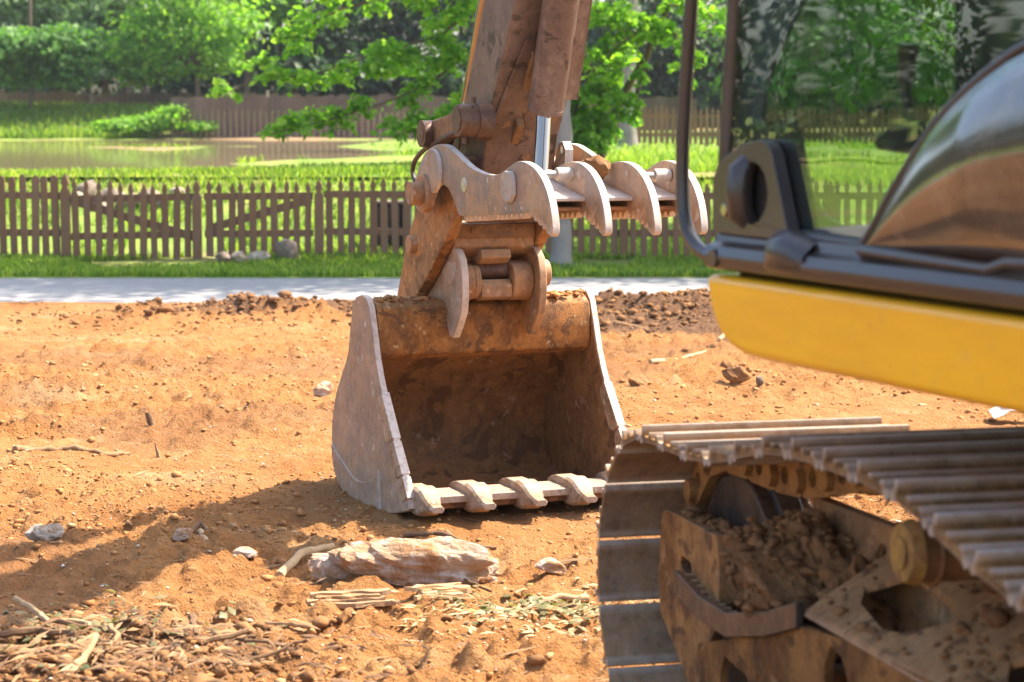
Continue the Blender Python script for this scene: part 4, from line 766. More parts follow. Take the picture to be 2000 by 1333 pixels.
mb = MB(); mb.cyl(A.w(-.2, -.35, 1.04), A.w(-.19, -.35, 1.04), .052, n=24); part('pin_cap', mb, 'bucket_out', BK, .003)
mb = MB(); mb.cyl(A.w(.222, -.33, 1.03), A.w(.275, -.33, 1.03), .07, .062, 24); part('pin_cap', mb, 'coupler', BK, .008)
# ------------------------------------------------------------------ quick coupler
CPL = arc_path([(-.934, .865), (-.86, 1.0), (-.784, 1.141), (-.70, 1.25), (-.605, 1.34), (-.56, 1.45), (-.50, 1.53), (-.40, 1.575), (-.28, 1.575), (-.19, 1.53), (-.145, 1.43), (-.155, 1.32), (-.20, 1.24), (-.269, 1.185), (-.38, 1.10), (-.47, 1.03), (-.60, .945), (-.716, .875), (-.82, .83)], 3)
CP = part('quick_coupler', MB().prism(A, [(-.29, 1.262), (-.29, 1.16), (-.325, 1.128), (-.42, 1.10), (-.80, .95), (-.82, 1.05), (-.62, 1.262)], -.195, .195), 'coupler', EX, .008)
for r0, r1 in ((-.252, -.198), (.198, .252)):
    mb = MB(); mb.prism(A, [tuple(p) for p in CPL], r0, r1); part('coupler_plate', mb, 'coupler', CP, .008, 3)
for s in (-1, 1):
    mb = MB(); mb.cyl(A.w(s*.285, -.66, 1.155), A.w(s*.25, -.66, 1.155), .042, n=24); part('pin_cap', mb, 'coupler', CP, .005)
mb = MB(); mb.prism(A, [(-.275, 1.148), (-.262, 1.112), (-.30, 1.085), (-.42, 1.06), (-.42, 1.15)], -.072, .072); part('locking_wedge', mb, 'coupler', CP, .006)
mb = MB(); mb.box(A, -.192, .192, -.286, -.27, 1.20, 1.262); part('front_plate', mb, 'arm_low', CP, .004)
for rr in (-.11, .11):
    mb = MB(); mb.cyl(A.w(rr-.006*0, -.272, 1.232), A.w(rr, -.262, 1.232), .016, n=6); part('bolt', mb, 'arm_low', CP, .002)
mb = MB(); mb.cyl(A.w(-.155, -.36, 1.045), A.w(.185, -.36, 1.045), .042, n=20); part('bucket_pin', mb, 'boss', CP, 0)
for r0, r1, rd in ((-.15, -.10, .088), (-.098, -.068, .082), (.085, .182, .092)):
    mb = MB(); mb.prism(A, rnd((-.35, 1.0), rd, 22, 100, 415), r0, r1); part('hook', mb, 'coupler', CP, .006)
mb = MB(); mb.prism(A, [(-.30, 1.01), (-.275, .985), (-.28, .93), (-.34, .91), (-.42, .95), (-.40, 1.0)], -.068, .085); part('hook_bar', mb, 'coupler', CP, .008)
# ------------------------------------------------------------------ arm, boom and links
ARMP = [(-.40, 1.40), (-.34, 1.52), (-.27, 1.64), (-.236, 1.807), (.016, 2.245), (1.0, 3.95), (1.12, 4.2), (1.5, 4.28), (1.6, 4.05), (.386, 2.227), (.118, 1.805), (.02, 1.60), (-.02, 1.46), (-.08, 1.33), (-.20, 1.27), (-.33, 1.30)]
AR = part('arm', MB().prism(A, ARMP, -.17, .17), 'arm', EX, .012, 3)
def onarm(f, z, off): return (f+off*.845, z-off*.535)     # off along the front face normal
for z0, z1, r0, r1 in ((1.50, 2.06, -.10, .168),):
    fz = lambda z: .118+(z-1.805)*.635
    pl_ = [A.w(r, fz(z)+.004, z) for r, z in ((-.15, 1.50), (.168, 1.50), (.168, 1.93), (.10, 1.945), (.05, 1.98), (.0, 2.06), (-.04, 2.08), (-.09, 2.07), (-.15, 1.75))]
    mb = MB(); mb.plate(pl_, [], A.f*.010-A.z*.006); part('reinforcement_plate', mb, 'arm', AR, .003)
for (rr, za, zb, hh) in ((-.035, 1.84, 1.99, .055), (-.035, 1.60, 1.70, .06)):
    f0 = lambda z: .118+(z-1.805)*.635
    mb = MB(); mb.plate([A.w(rr-.018, f0(za), za), A.w(rr-.018, f0(za)+hh*.9, za+.03), A.w(rr-.018, f0(zb)+hh, zb), A.w(rr-.018, f0(zb)+hh*.5, zb+.05), A.w(rr-.018, f0(zb), zb+.04)], [[A.w(rr-.018, f0(zb)+hh*.4+.012*math.cos(q*1.0472), zb+.008+.012*math.sin(q*1.0472)) for q in range(6)]], A.r*.036); part('lug', mb, 'arm_low', AR, .004)
pb = A.rp(895, 236, -.31); pa_ = A.rp(822, 262, -.34)
for s in (-1, 1):
    if s > 0: continue
    mb = MB(); mb.cyl(A.w(s*.168, *pb), A.w(s*.235, *pb), .088, .080, 26); part('boss', mb, 'boss', AR, .006)
    mb = MB(); mb.cyl(A.w(s*.23, *pb), A.w(s*.315, *pb), .070, n=26); mb.cyl(A.w(s*.315, *pb), A.w(s*.319, *pb), .05, n=20); part('boss', mb, 'boss', AR, .006)
    mb = MB(); d = np.array(pa_)-np.array(pb); d /= np.linalg.norm(d); nn = np.array([-d[1], d[0]]); P0, P1 = np.array(pb), np.array(pa_)
    mb.prism(A, [tuple(P0+nn*.062), tuple((P0+P1)/2+nn*.045), tuple(P1+nn*.056), tuple(P1+d*.03), tuple(P1-nn*.056), tuple((P0+P1)/2-nn*.05), tuple(P0-nn*.062)], *sorted((s*.235, s*.298))); LK = part('tilt_link', mb, 'arm_low', AR, .008)
    mb = MB(); mb.cyl(A.w(s*.20, *pa_), A.w(s*.34, *pa_), .060, n=26); mb.cyl(A.w(s*.34, *pa_), A.w(s*.343, *pa_), .04, n=20); part('link_boss', mb, 'boss', LK, .006)
    for (cf, cz, rr) in ((pb[0]+.03, pb[1]+.09, s*.25), (pb[0]-.01, pb[1]-.085, s*.28), (pa_[0]+.01, pa_[1]-.075, s*.30)):
        mb = MB(); mb.cyl(A.w(rr, cf, cz-.016), A.w(rr, cf, cz+.012), .012, n=6); part('bolt', mb, 'boss', AR, .002)
# rear links from the tilt link down to the coupler
for s in (-1, 1):
    q1 = np.array((-.66, 1.155)); q0 = np.array(pa_); d = (q1-q0)/np.linalg.norm(q1-q0); nn = np.array([-d[1], d[0]])
    mb = MB(); mb.prism(A, [tuple(q0+nn*.06), tuple((q0+q1)/2+nn*.04), tuple(q1+nn*.055), tuple(q1+d*.04), tuple(q1-nn*.055), tuple((q0+q1)/2-nn*.04), tuple(q0-nn*.06), tuple(q0-d*.05)], *sorted((s*.10, s*.17))); part('bucket_link', mb, 'boss', AR, .008)
p0 = A.rp(951, 0, -.05); p1 = A.rp(917, 190, -.05); d = (np.array(p0)-np.array(p1)); up_ = np.array(p0)+d*1.2
mb = MB(); mb.tube([A.w(-.05, *pa_), A.w(-.05, *(np.array(p1)-d*.05)), A.w(-.05, *p0), A.w(-.05, *up_)], .038, 20); part('bucket_cylinder_rod', mb, 'chrome', AR, 0)
mb = MB(); mb.tube([A.w(-.05, *up_), A.w(-.02, *(up_+d*2.2))], .08, 20); part('bucket_cylinder', mb, 'arm', AR, .01)
# grease hose looping down to the thumb pivot
hp_ = [A.w(-.30, *A.rp(u, v, -.30)) for u, v in ((905, 252), (880, 262), (858, 275), (832, 290), (812, 312), (806, 335), (812, 358))]
mb = MB(); mb.tube([hp_[0]]+[np.array(A.w(-.30, *q)) for q in arc_path([A.rp(u, v, -.30) for u, v in ((905, 252), (880, 262), (858, 275), (832, 290), (812, 312), (806, 335), (812, 358))], 5)][1:], .011, 10); part('grease_hose', mb, 'hose', AR, 0)
# boom
mb = MB(); mb.prism(A, [(1.12, 3.86), (1.16, 4.16), (2.1, 5.0), (2.7, 5.25), (3.3, 5.2), (3.8, 4.8), (5.15, 2.25), (5.4, 1.85), (5.25, 1.65), (5.0, 1.7), (4.7, 2.1), (3.3, 4.35), (2.8, 4.55), (2.3, 4.4), (1.45, 3.9)], -.22, .22); BM = part('boom', mb, 'arm', EX, .02, 3)
mb = MB(); mb.cyl(A.w(0, 1.35, 4.35), A.w(0, 2.1, 5.12), .05, n=16); part('arm_cylinder_rod', mb, 'chrome', BM, 0)
mb = MB(); mb.cyl(A.w(0, 2.1, 5.12), A.w(0, 3.1, 5.42), .10, n=20); part('arm_cylinder', mb, 'arm', BM, .01)
for s in (-1, 1):
    mb = MB(); mb.cyl(A.w(s*.30, 3.2, 4.7), A.w(s*.30, 3.9, 3.2), .05, n=16); part('boom_cylinder_rod', mb, 'chrome', BM, 0)
    mb = MB(); mb.cyl(A.w(s*.30, 3.9, 3.2), A.w(s*.30, 4.55, 1.75), .095, n=20); part('boom_cylinder', mb, 'arm', BM, .01)
# ------------------------------------------------------------------ thumb
def saw(p, q, n, dep):
    """toothed edge from p to q"""
    p, q = np.array(p, float), np.array(q, float); d = (q-p)/n; L = np.linalg.norm(q-p); t = (q-p)/L; nn = np.array([-t[1], t[0]]); out = []
    for i in range(n): out += [tuple(p+d*(i+.1)), tuple(p+d*(i+.38)+nn*-dep), tuple(p+d*(i+.52)+nn*-dep), tuple(p+d*(i+.72))]
    return out
TIN_TOP = [(-.44, 1.37), (-.42, 1.46), (-.33, 1.56), (-.20, 1.612), (-.05, 1.622), (.08, 1.59), (.25, 1.535), (.42, 1.508), (.58, 1.508), (.70, 1.54), (.80, 1.565), (.90, 1.56), (1.0, 1.53), (1.08, 1.475), (1.13, 1.405), (1.155, 1.33), (1.155, 1.295), (1.135, 1.28)]
HOOK_UNDER = saw((1.10, 1.295), (.93, 1.35), 4, .03)+[(.90, 1.365)]
TIN_UNDER = HOOK_UNDER+saw((.88, 1.362), (.17, 1.318), 14, -.022)+[(.13, 1.325), (.07, 1.385), (.0, 1.435), (-.1, 1.455), (-.19, 1.43), (-.26, 1.36), (-.34, 1.32), (-.41, 1.33)]
FULL = [tuple(p) for p in arc_path(TIN_TOP, 3)]+TIN_UNDER
HALF_TOP = [(.46, 1.40), (.55, 1.475), (.66, 1.53), (.78, 1.56), (.90, 1.56), (1.0, 1.53), (1.08, 1.475), (1.13, 1.405), (1.155, 1.33), (1.155, 1.295), (1.135, 1.28)]
HALF = [tuple(p) for p in arc_path(HALF_TOP, 3)]+HOOK_UNDER+saw((.88, 1.362), (.48, 1.337), 8, -.022)
TH = None
for k, (rr, sh) in enumerate(((-.315, 0.), (-.105, .03), (.095, .055), (.29, .07))):
    base = FULL if k in (0, 3) else HALF; poly = [(f+(sh if f > .3 else sh*max(0, (f+.1)/.4)), z) for f, z in base]
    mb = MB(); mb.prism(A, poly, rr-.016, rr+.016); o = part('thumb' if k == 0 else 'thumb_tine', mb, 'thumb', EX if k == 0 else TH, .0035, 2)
    if k == 0: TH = o
# hub discs round the pivot, pin and cap
PV = (-.24, 1.405)
mb = MB(); mb.prism(A, rnd((-.16, 1.505), .098, 28), -.352, -.330); part('hub_disc', mb, 'thumb', TH, .006)
mb = MB(); mb.prism(A, rnd(PV, .085, 26), -.372, -.330); part('hub_collar', mb, 'coupler', TH, .008)
mb = MB(); mb.cyl(A.w(-.425, *PV), A.w(-.372, *PV), .052, n=24); mb.cyl(A.w(-.428, *PV), A.w(-.425, *PV), .012, n=10); part('pivot_pin', mb, 'coupler', TH, .008)
mb = MB(); mb.cyl(A.w(-.335, .20, 1.455), A.w(-.330, .20, 1.455), .032, n=22); mb.cyl(A.w(-.338, .20, 1.455), A.w(-.335, .20, 1.455), .014, n=12); part('bolt_head', mb, 'steel', TH, .002)
mb = MB(); mb.prism(A, [(.70, 1.40), (.66, 1.43), (.66, 1.50), (.70, 1.525), (.77, 1.525), (.79, 1.49), (.79, 1.43), (.76, 1.40)], -.352, -.330); part('wear_pad', mb, 'thumb', TH, .008)
for (a, b_) in ((-.2995, -.1215), (-.0885, .0785), (.1115, .2735)):
    m_r = (a+b_)/2; sh = .02+(m_r+.3)*.08
    mb = MB(); mb.prism(A, [(.50+sh, 1.475), (.62+sh, 1.488), (.97+sh, 1.425), (.97+sh, 1.410), (.62+sh, 1.470), (.50+sh, 1.458)], a, b_); part('top_gusset', mb, 'thumb', TH, .003)
    mb = MB(); mb.prism(A, [(.60+sh, 1.468), (.62+sh, 1.468), (.70+sh, 1.355), (.68+sh, 1.355)], a, b_); part('web_plate', mb, 'coupler', TH, .003)
    mb = MB(); mb.prism(A, [(.42+sh, 1.365), (.93+sh, 1.372), (.93+sh, 1.386), (.42+sh, 1.380)], a, b_); part('bottom_plate', mb, 'coupler', TH, .003)
for (rr0, rr1, f0, z0) in ((-.30, -.19, .86, 1.515), (.11, .20, .95, 1.508)):
    mb = MB(); mb.cyl(A.w(rr0, f0, z0), A.w(rr1, f0, z0), .014, n=14); part('cross_rod', mb, 'steel', TH, .002)
    mb = MB(); mb.cyl(A.w(rr1, f0, z0), A.w(rr1+.07, f0, z0), .026, n=16); part('rod_sleeve', mb, 'thumb', TH, .003)
mb = MB(); mb.plate([A.w(.19, f, z) for f, z in ((-.10, 1.44), (-.02, 1.60), (.0, 1.63), (.04, 1.635), (.07, 1.60), (.06, 1.44))], [[A.w(.19, .03+.016*math.cos(q), 1.60+.02*math.sin(q)) for q in np.linspace(0, 5.5, 9)]], A.r*.04); part('lug', mb, 'thumb', TH, .005)
mb = MB(); mb.cyl(A.w(-.30, -.1, 1.52), A.w(.27, -.1, 1.52), .05, n=20); part('cross_tube', mb, 'boss', TH, .004)
rock('thumb_clod', A.w(.01, .80, 1.475), (.11, .13, .10), MT['mud'], 'lump of dark soil caught between the thumb tines', 'clod', seed=71, sub=3, rough=.4, sink=.0, hf=None)
# thumb cylinder
q0 = np.array((.30, 1.765)); dirc = np.array((.36, 1.)); 
mb = MB(); mb.tube([A.w(.0, *(q0)), A.w(.0, *(q0+dirc*.95))], .078, 28); mb.tube([A.w(0, *(q0+dirc*.012)), A.w(0, *(q0+dirc*.02))], .0795, 28); TC = part('thumb_cylinder', mb, 'arm', EX, .006)
mb = MB(); mb.tube([A.w(-.055, .38, 1.50), A.w(-.012, *(q0+dirc*.05))], .032, 22); part('cylinder_rod', mb, 'chrome', TC, 0)
mb = MB(); mb.plate([A.w(.055, *(q0+np.array((.065, .05)))), A.w(.13, *(q0+np.array((.03, .05)))), A.w(.13, *(q0+np.array((.03, .05))+dirc*.8)), A.w(.055, *(q0+np.array((.065, .05))+dirc*.8))], [], -A.f*.012); mb.plate([A.w(.128, *(q0+np.array((.03, .05)))), A.w(.140, *(q0+np.array((-.12, .06)))), A.w(.140, *(q0+np.array((-.12, .06))+dirc*.8)), A.w(.128, *(q0+np.array((.03, .05))+dirc*.8))], [], A.r*.01); part('cylinder_guard', mb, 'arm', TC, .003)
mb = MB(); mb.box(A, -.10, -.06, .28, .42, 1.42, 1.52); mb.box(A, -.05, -.01, .28, .42, 1.42, 1.52); part('rod_clevis', mb, 'thumb', TC, .01)
mb = MB(); mb.box(A, -.10, .10, .55, .78, 2.62, 2.76); part('cylinder_mount', mb, 'arm', TC, .02)

# ------------------------------------------------------------------ tracks
TOPP = [(.19, .862), (.30, .866), (.481, .868), (.658, .877), (.828, .9), (1.015, .941), (1.215, .975), (1.385, .986), (1.57, .989), (1.736, .989), (1.923, .975), (2.089, .941), (2.271, .905), (2.50, .875), (2.75, .87), (3.0, .89), (3.25, .905), (3.5, .90), (3.75, .885), (3.85, .88)]
IC = (.19, .434); SC = (3.85, .445); RT = .428
loop = arc_path(TOPP, 4)
loop += [np.array(p) for p in rnd(SC, .435, 14, 90, -90)][1:]
loop += [np.array((f, .006)) for f in np.linspace(3.6, .4, 16)]
loop += [np.array(p) for p in rnd(IC, RT, 14, 270, 90)][:-1]
loop = [np.array(p) for p in loop]
seg = [np.linalg.norm(loop[(i+1) % len(loop)]-loop[i]) for i in range(len(loop))]; LEN = sum(seg); NS = round(LEN/.19); PITCH = LEN/NS
def along(s):
    s %= LEN
    for i, l in enumerate(seg):
        if s <= l: return loop[i]+(loop[(i+1) % len(loop)]-loop[i])*(s/l)
        s -= l
    return loop[0]
hw = PITCH/2-.004
SP = [(-hw, -.004), (-hw+.012, -.012), (-hw+.03, -.002), (hw-.03, -.002), (hw-.012, -.010), (hw, -.004), (hw, .012), (hw-.016, .014), (hw-.018, .042), (hw-.032, .042), (hw-.036, .014), (.018, .012), (.013, .027), (-.001, .027), (-.006, .012), (-hw+.048, .012), (-hw+.044, .025), (-hw+.028, .025), (-hw+.024, .012), (-hw, .008)]
mb = MB(); mb.plate([(-.35, y, z) for y, z in SP], [], (.70, 0, 0)); SHOE = mb.mesh('shoe', True, 30); SHOE.materials.append(MT['shoe'])
mb = MB()
for x in (-.10, .07):
    mb.plate([(x, y, z) for y, z in [(-.125, -.035), (-.13, -.065), (-.11, -.092), (-.07, -.10), (.08, -.10), (.115, -.085), (.125, -.055), (.115, -.025), (.06, -.012), (.0, -.005), (-.07, -.005)]], [[(x, .02+.026*math.cos(q), -.05+.026*math.sin(q)) for q in np.linspace(0, 5.5, 8)]], (.03, 0, 0))
mb.cyl((-.12, -.095, -.055), (.12, -.095, -.055), .032, n=14); LINK = mb.mesh('chain_link', True, 30); LINK.materials.append(MT['chain'])
TR = {}
def xyz_mat(fr, r, p, t):
    x = Vector(fr.r); y = Vector(fr.f*t[0]+fr.z*t[1]); z = x.cross(y); M_ = Matrix((x, y, z)).transposed().to_4x4(); return M_
def track(off, name):
    fb = part(name, MB().prism(T, [(.42, .12), (.30, .2), (.32, .50), (.58, .60), (.62, .765), (1.15, .775), (1.3, .72), (3.3, .60), (3.55, .5), (3.6, .2), (3.4, .12)], off+.33, off+.37), 'frame', EX, .006)
    # outer side plate with slots and the sloped top plate with lozenge openings
    def q(f, z): return T.w(off+.105, f, z)
    slot = lambda f0, f1, z0, z1: [q(f0+.02, z0), q(f0, z0+.03), q(f0, z1-.05), q(f0+.03, z1), q(f1-.05, z1-.01), q(f1, z1-.07), q(f1, z0+.03), q(f1-.02, z0)]
    mb = MB(); mb.plate([q(.40, .10), q(3.6, .10), q(3.6, .50), q(3.3, .598), q(1.84, .592), q(1.4, .575), q(1.12, .545), q(.62, .40), q(.36, .33)], [slot(1.27, 1.42, .26, .54), slot(.55, .80, .16, .345), slot(2.1, 2.28, .26, .54)], T.r*.022); part('side_plate', mb, 'frame_side', fb, .006)
    def s(f, k): return T.w(off+.108+k*.26, f, .592+k*.158)           # sloped top plate, k 0..1
    loz = lambda f0: [s(f0, .42), s(f0+.06, .28), s(f0+.24, .18), s(f0+.32, .22), s(f0+.40, .42), s(f0+.42, .50), s(f0+.36, .64), s(f0+.14, .72), s(f0+.08, .68)]
    mb = MB(); mb.plate([s(1.14, 0), s(3.4, 0), s(3.4, 1), s(1.14, 1)], [loz(1.24), loz(1.98), loz(2.7)], np.array([0, 0, -.018])-T.r*.006); part('top_plate', mb, 'frame', fb, .004)
    mb = MB(); mb.prism(T, [(1.14, .3), (3.4, .3), (3.4, .70), (1.14, .70)], off+.372, off+.58); part('beam', mb, 'frame', fb, .01)
    # idler yoke (nose) with its slot
    yk = [(-.06, .60), (-.03, .628), (.05, .632), (.42, .632), (.44, .56), (.44, .40), (.36, .32), (.36, .16), (.22, .165), (.195, .18), (.078, .246), (-.065, .325), (-.085, .42)]
    sl_ = [(.115, .50), (.13, .488), (.20, .482), (.215, .495), (.205, .52), (.13, .525)]
    for (r0, th, hole) in ((.135, .028, True), (.50, .028, False)):
        mb = MB(); mb.plate([T.w(off+r0, f, z) for f, z in yk], [[T.w(off+r0, f, z) for f, z in sl_]] if hole else [], T.r*th); part('idler_yoke', mb, 'frame', fb, .010, 3)
    mb = MB(); mb.prism(T, [(-.055, .60), (-.02, .6275), (.42, .6275), (.42, .605), (.0, .605), (-.03, .585)], off+.1635, off+.235); part('yoke_top', mb, 'frame', fb, .01, 3)
    # step bar beside the mud pocket
    mb = MB(); bar = [(.20, .470), (.40, .440), (.62, .440), (.90, .505), (1.12, .575)]
    P = [T.w(off+.09+.0*f, f, z) for f, z in bar]; mb.plate([p+np.array([0, 0, .03]) for p in P]+[p-np.array([0, 0, .034]) for p in reversed(P)], [], T.r*.02); part('step_bar', mb, 'dark_steel', fb, .004)
    for i in range(9):
        f = .22+.045*i; z = .468-.03*min(1, (f-.2)/.2); mb = MB(); mb.box(T, off+.112, off+.135, f, f+.018, z+.004, z+.028); part('step_tooth', mb, 'frame', fb, .002)
    mb = MB(); mb.prism(T, [(.42, .40), (1.13, .44), (1.13, .42), (.42, .38)], off+.131, off+.33); part('pocket_floor', mb, 'frame', fb, .003)
    # idler, carrier rollers, bottom rollers, sprocket
    mb = MB(); mb.cyl(T.w(off+.275, *IC), T.w(off+.425, *IC), .325, n=40); mb.cyl(T.w(off+.315, *IC), T.w(off+.385, *IC), .352, n=40); mb.cyl(T.w(off+.25, *IC), T.w(off+.275, *IC), .14, .16, 30); mb.cyl(T.w(off+.16, *IC), T.w(off+.54, *IC), .06, n=20); part('idler', mb, 'dark_steel', fb, .01, 2)
    for cf, cz in ((1.655, .823), (3.2, .74)):
        mb = MB(); mb.cyl(T.w(off+.145, cf, cz), T.w(off+.37, cf, cz), .066, n=28); mb.cyl(T.w(off+.18, cf, cz), T.w(off+.19, cf, cz), .076, n=28); cr = part('carrier_roller', mb, 'arm_low', fb, .004)
        mb = MB(); mb.cyl(T.w(off+.118, cf, cz), T.w(off+.148, cf, cz), .062, .074, 28); mb.cyl(T.w(off+.112, cf, cz), T.w(off+.118, cf, cz), .036, n=24); part('roller_cap', mb, 'roller', fb, .004)
        mb = MB(); mb.box(T, off+.36, off+.52, cf-.06, cf+.06, .55, cz+.03); part('roller_bracket', mb, 'frame', fb, .01)
    for cf in np.linspace(.75, 3.3, 7):
        mb = MB(); mb.cyl(T.w(off+.20, cf, .195), T.w(off+.50, cf, .195), .085, n=20); part('track_roller', mb, 'dark_steel', fb, .005)
    mb = MB(); tp = []
    for i in range(42): a = 2*math.pi*i/42; tp.append((SC[0]+(.36 if i % 2 else .30)*math.cos(a), SC[1]+(.36 if i % 2 else .30)*math.sin(a)))
    mb.prism(T, tp, off+.325, off+.375); mb.cyl(T.w(off+.2, *SC), T.w(off+.52, *SC), .22, n=28); part('sprocket', mb, 'dark_steel', fb, .005)
    for i in range(NS):
        c = along((i+.35)*PITCH); t = along((i+.85)*PITCH)-along((i-.15)*PITCH); t = -t/np.linalg.norm(t)
        # r x t must point outwards
        M_ = xyz_mat(T, 0, c, t); w_ = T.w(off+.35, c[0], c[1])
        n_ = np.array(M_.col[2][:3]); cen = T.w(off+.35, 2.0, .43)
        if np.dot(n_, w_-cen) < 0: M_ = xyz_mat(T, 0, c, -t)
        for nm, me in (('track_shoe', SHOE), ('chain_link', LINK)):
            o = meshobj(nm, me, w_, None, fb); o.rotation_euler = M_.to_euler()
    return fb
track(0, 'track'); track(2.38, 'track')
# mud packed in the pocket of the near track
MUD = [rock('mud_lump', T.w(.26, .80, .455), (.34, .26, .27), MT['mud'], 'large round lump of mud packed inside the track frame', 'mud', seed=81, sub=6, rough=.34, sink=.05, hf=None, fine=.16)]
MUD += [rock('mud_lump', T.w(.25, .56, .44), (.22, .24, .22), MT['mud'], 'crumbly mud packed behind the idler yoke', 'mud', seed=82, sub=5, rough=.45, sink=.05, hf=None, fine=.2)]
rock('mud_lump', T.w(.30, 1.07, .47), (.24, .22, .26), MT['mud'], 'mud heaped against the carrier roller', 'mud', seed=83, sub=5, rough=.4, sink=.05, hf=None, fine=.2)
rock('mud_lump', T.w(.185, .42, .405), (.12, .10, .14), MT['mud'], 'small mud crumb caught at the toothed step', 'mud', seed=84, sub=4, rough=.45, sink=.05, hf=None)
# crumbs of soil lying on the track frame and shoes
f_ = rng.uniform(1.16, 2.6, 420); k_ = rng.uniform(.03, .97, 420)**.8; P = np.array([T.w(.108+k*.26, f, .592+k*.158) for f, k in zip(f_, k_)])
keep = np.array([not (((f-1.24) % .74) < .46 and .14 < k < .78) for f, k in zip(f_, k_)]); P = P[keep]
f_ = rng.uniform(.0, .4, 90); P = np.concatenate([P, np.array([T.w(rng.uniform(.165, .23), f, .630) for f in f_]), np.array([T.w(rng.uniform(.15, .32), f, .43+.02*(f-.45)) for f in rng.uniform(.45, 1.1, 160)])])
for o in MUD:
    V = np.array([v.co[:] for v in o.data.vertices]); V = V[V[:, 2] > np.percentile(V[:, 2], 25)]; P = np.concatenate([P, V[rng.integers(0, len(V), 900)]+np.array(o.location)])
sz = rng.gamma(1.6, .0038, len(P))+.002; P[:, 2] += sz*.3
tag(scatter_lumps('frame_crumbs', P, sz, MT['dark_clod']), 'crumbs of soil lying on the track frame', 'crumbs')
# centre frame
mb = MB(); mb.box(T, .58, 2.5, 1.2, 2.9, .38, .80); part('centre_frame', mb, 'frame', EX, .03)
mb = MB(); c_ = B.w(1.35, 2.1, 0); mb.cyl(c_+np.array([0, 0, .78]), c_+np.array([0, 0, 1.205]), .62, n=40); part('swing_ring', mb, 'dark_steel', EX, .01)

# ------------------------------------------------------------------ upper body and cab
DK = part('deck', MB().box(B, .03, 2.66, .12, 4.15, 1.225, 1.382), 'black', EX, .01)
mb = MB(); mb.prism(B, [(-.015, 1.386), (-.006, 1.35), (.008, 1.315), (.03, 1.28), (.06, 1.25), (.11, 1.226), (.17, 1.214), (.25, 1.21), (2.3, 1.21), (2.3, 1.386)], -.03, .30); part('side_panel', mb, 'yellow', DK, .022, 4, 50)
mb = MB(); mb.prism(B, [(2.31, 1.386), (2.31, 1.21), (4.1, 1.21), (4.1, 1.386)], -.03, .30); part('side_panel', mb, 'yellow', DK, .022, 4)
mb = MB(); mb.box(B, .0, 2.68, 1.86, 3.3, 1.39, 2.35); part('engine_house', mb, 'yellow', EX, .05, 4)
mb = MB(); mb.prism(B, [(3.31, 1.15), (4.1, 1.15), (4.35, 1.4), (4.35, 2.2), (4.2, 2.4), (3.31, 2.4)], -.02, 2.70); part('counterweight', mb, 'yellow', EX, .08, 4)
mb = MB(); mb.box(B, 1.75, 2.66, .3, 1.85, 1.39, 2.15); part('fuel_tank', mb, 'yellow', EX, .05, 4)
mb = MB(); mb.box(B, 0.03, 1.02, .03, 1.80, 1.385, 1.455); CAB = part('cab', mb, 'interior', EX, .01)
# moulded sill
sil = [(-.012, 1.396), (-.04, 1.405), (-.048, 1.43), (-.036, 1.452), (-.014, 1.462), (-.006, 1.486), (.04, 1.492), (.04, 1.396)]
mb = MB(); mb.plate([B.w(r, .004, z) for r, z in sil], [], B.f*1.86); part('sill', mb, 'cab', CAB, .006, 3)
mb = MB(); vs = [B.w(r, f, z) for f, k in ((.30, 0.), (.345, 1.), (.40, 1.), (.47, 0.)) for r, z in ((-.03, 1.405), (-.045-.018*k, 1.42), (-.045-.018*k, 1.45+.03*k), (-.02-.01*k, 1.475+.03*k), (.0, 1.48+.02*k))]
mb.add(vs, [(i*5+j, i*5+j+1, (i+1)*5+j+1, (i+1)*5+j) for i in range(3) for j in range(4)]); part('latch_cover', mb, 'cab', CAB, 0, 2, 60)
# pillars, roof, rear wall
mb = MB(); mb.tube([B.w(.02, .004, 1.46), B.w(.02, -.004, 1.63), B.w(.02, .035, 2.01), B.w(.03, .11, 2.55), B.w(.06, .22, 2.92)], .021, 14); part('front_pillar', mb, 'cab', CAB, 0)
mb = MB(); mb.tube([B.w(1.0, .02, 1.42), B.w(1.0, .03, 2.0), B.w(.98, .22, 2.92)], .02, 14); part('front_pillar', mb, 'steel', CAB, 0)
mb = MB(); mb.box(B, .02, 1.02, 1.74, 1.80, 1.455, 2.9); part('rear_wall', mb, 'interior', CAB, .01)
mb = MB(); mb.box(B, .0, 1.04, .18, 1.82, 2.88, 2.98); part('roof', mb, 'cab', CAB, .04, 3)
mb = MB(); mb.box(B, .985, 1.02, .93, 1.75, 1.455, 2.9); part('right_wall', mb, 'interior', CAB, .005)
# door glass with curved rear edge, seal, tinted rear pane
CURVE = [(.63, 1.484), (.655, 1.50), (.70, 1.545), (.745, 1.594), (.82, 1.665), (.908, 1.737), (.985, 1.785), (1.061, 1.823), (1.13, 1.852), (1.20, 1.876), (1.40, 1.925), (1.72, 1.975)]
CV = [tuple(p) for p in arc_path(CURVE, 3)]
mb = MB(); mb.plate([B.w(.012, f, z) for f, z in [(.03, 1.494), (.37, 1.494)]+CV+[(1.72, 2.86), (.20, 2.86), (.115, 2.55), (.045, 2.01)]], [], B.r*.006); part('door_glass', mb, 'glass', CAB, 0)
mb = MB(); mb.plate([B.w(.02, f, z) for f, z in [(.03, 1.49), (.64, 1.483), (.66, 1.508), (.62, 1.522), (.52, 1.52), (.45, 1.535), (.40, 1.57), (.37, 1.62), (.34, 1.70), (.31, 1.735), (.27, 1.74), (.03, 1.72)]], [], B.r*.008); part('door_frame', mb, 'black', CAB, 0)
mb = MB(); mb.tube([B.w(.006, f, z) for f, z in [(.38, 1.492)]+CV], .013, 10); part('door_seal', mb, 'black', CAB, 0)
lowc = [(f+.012, z-.022) for f, z in CV]
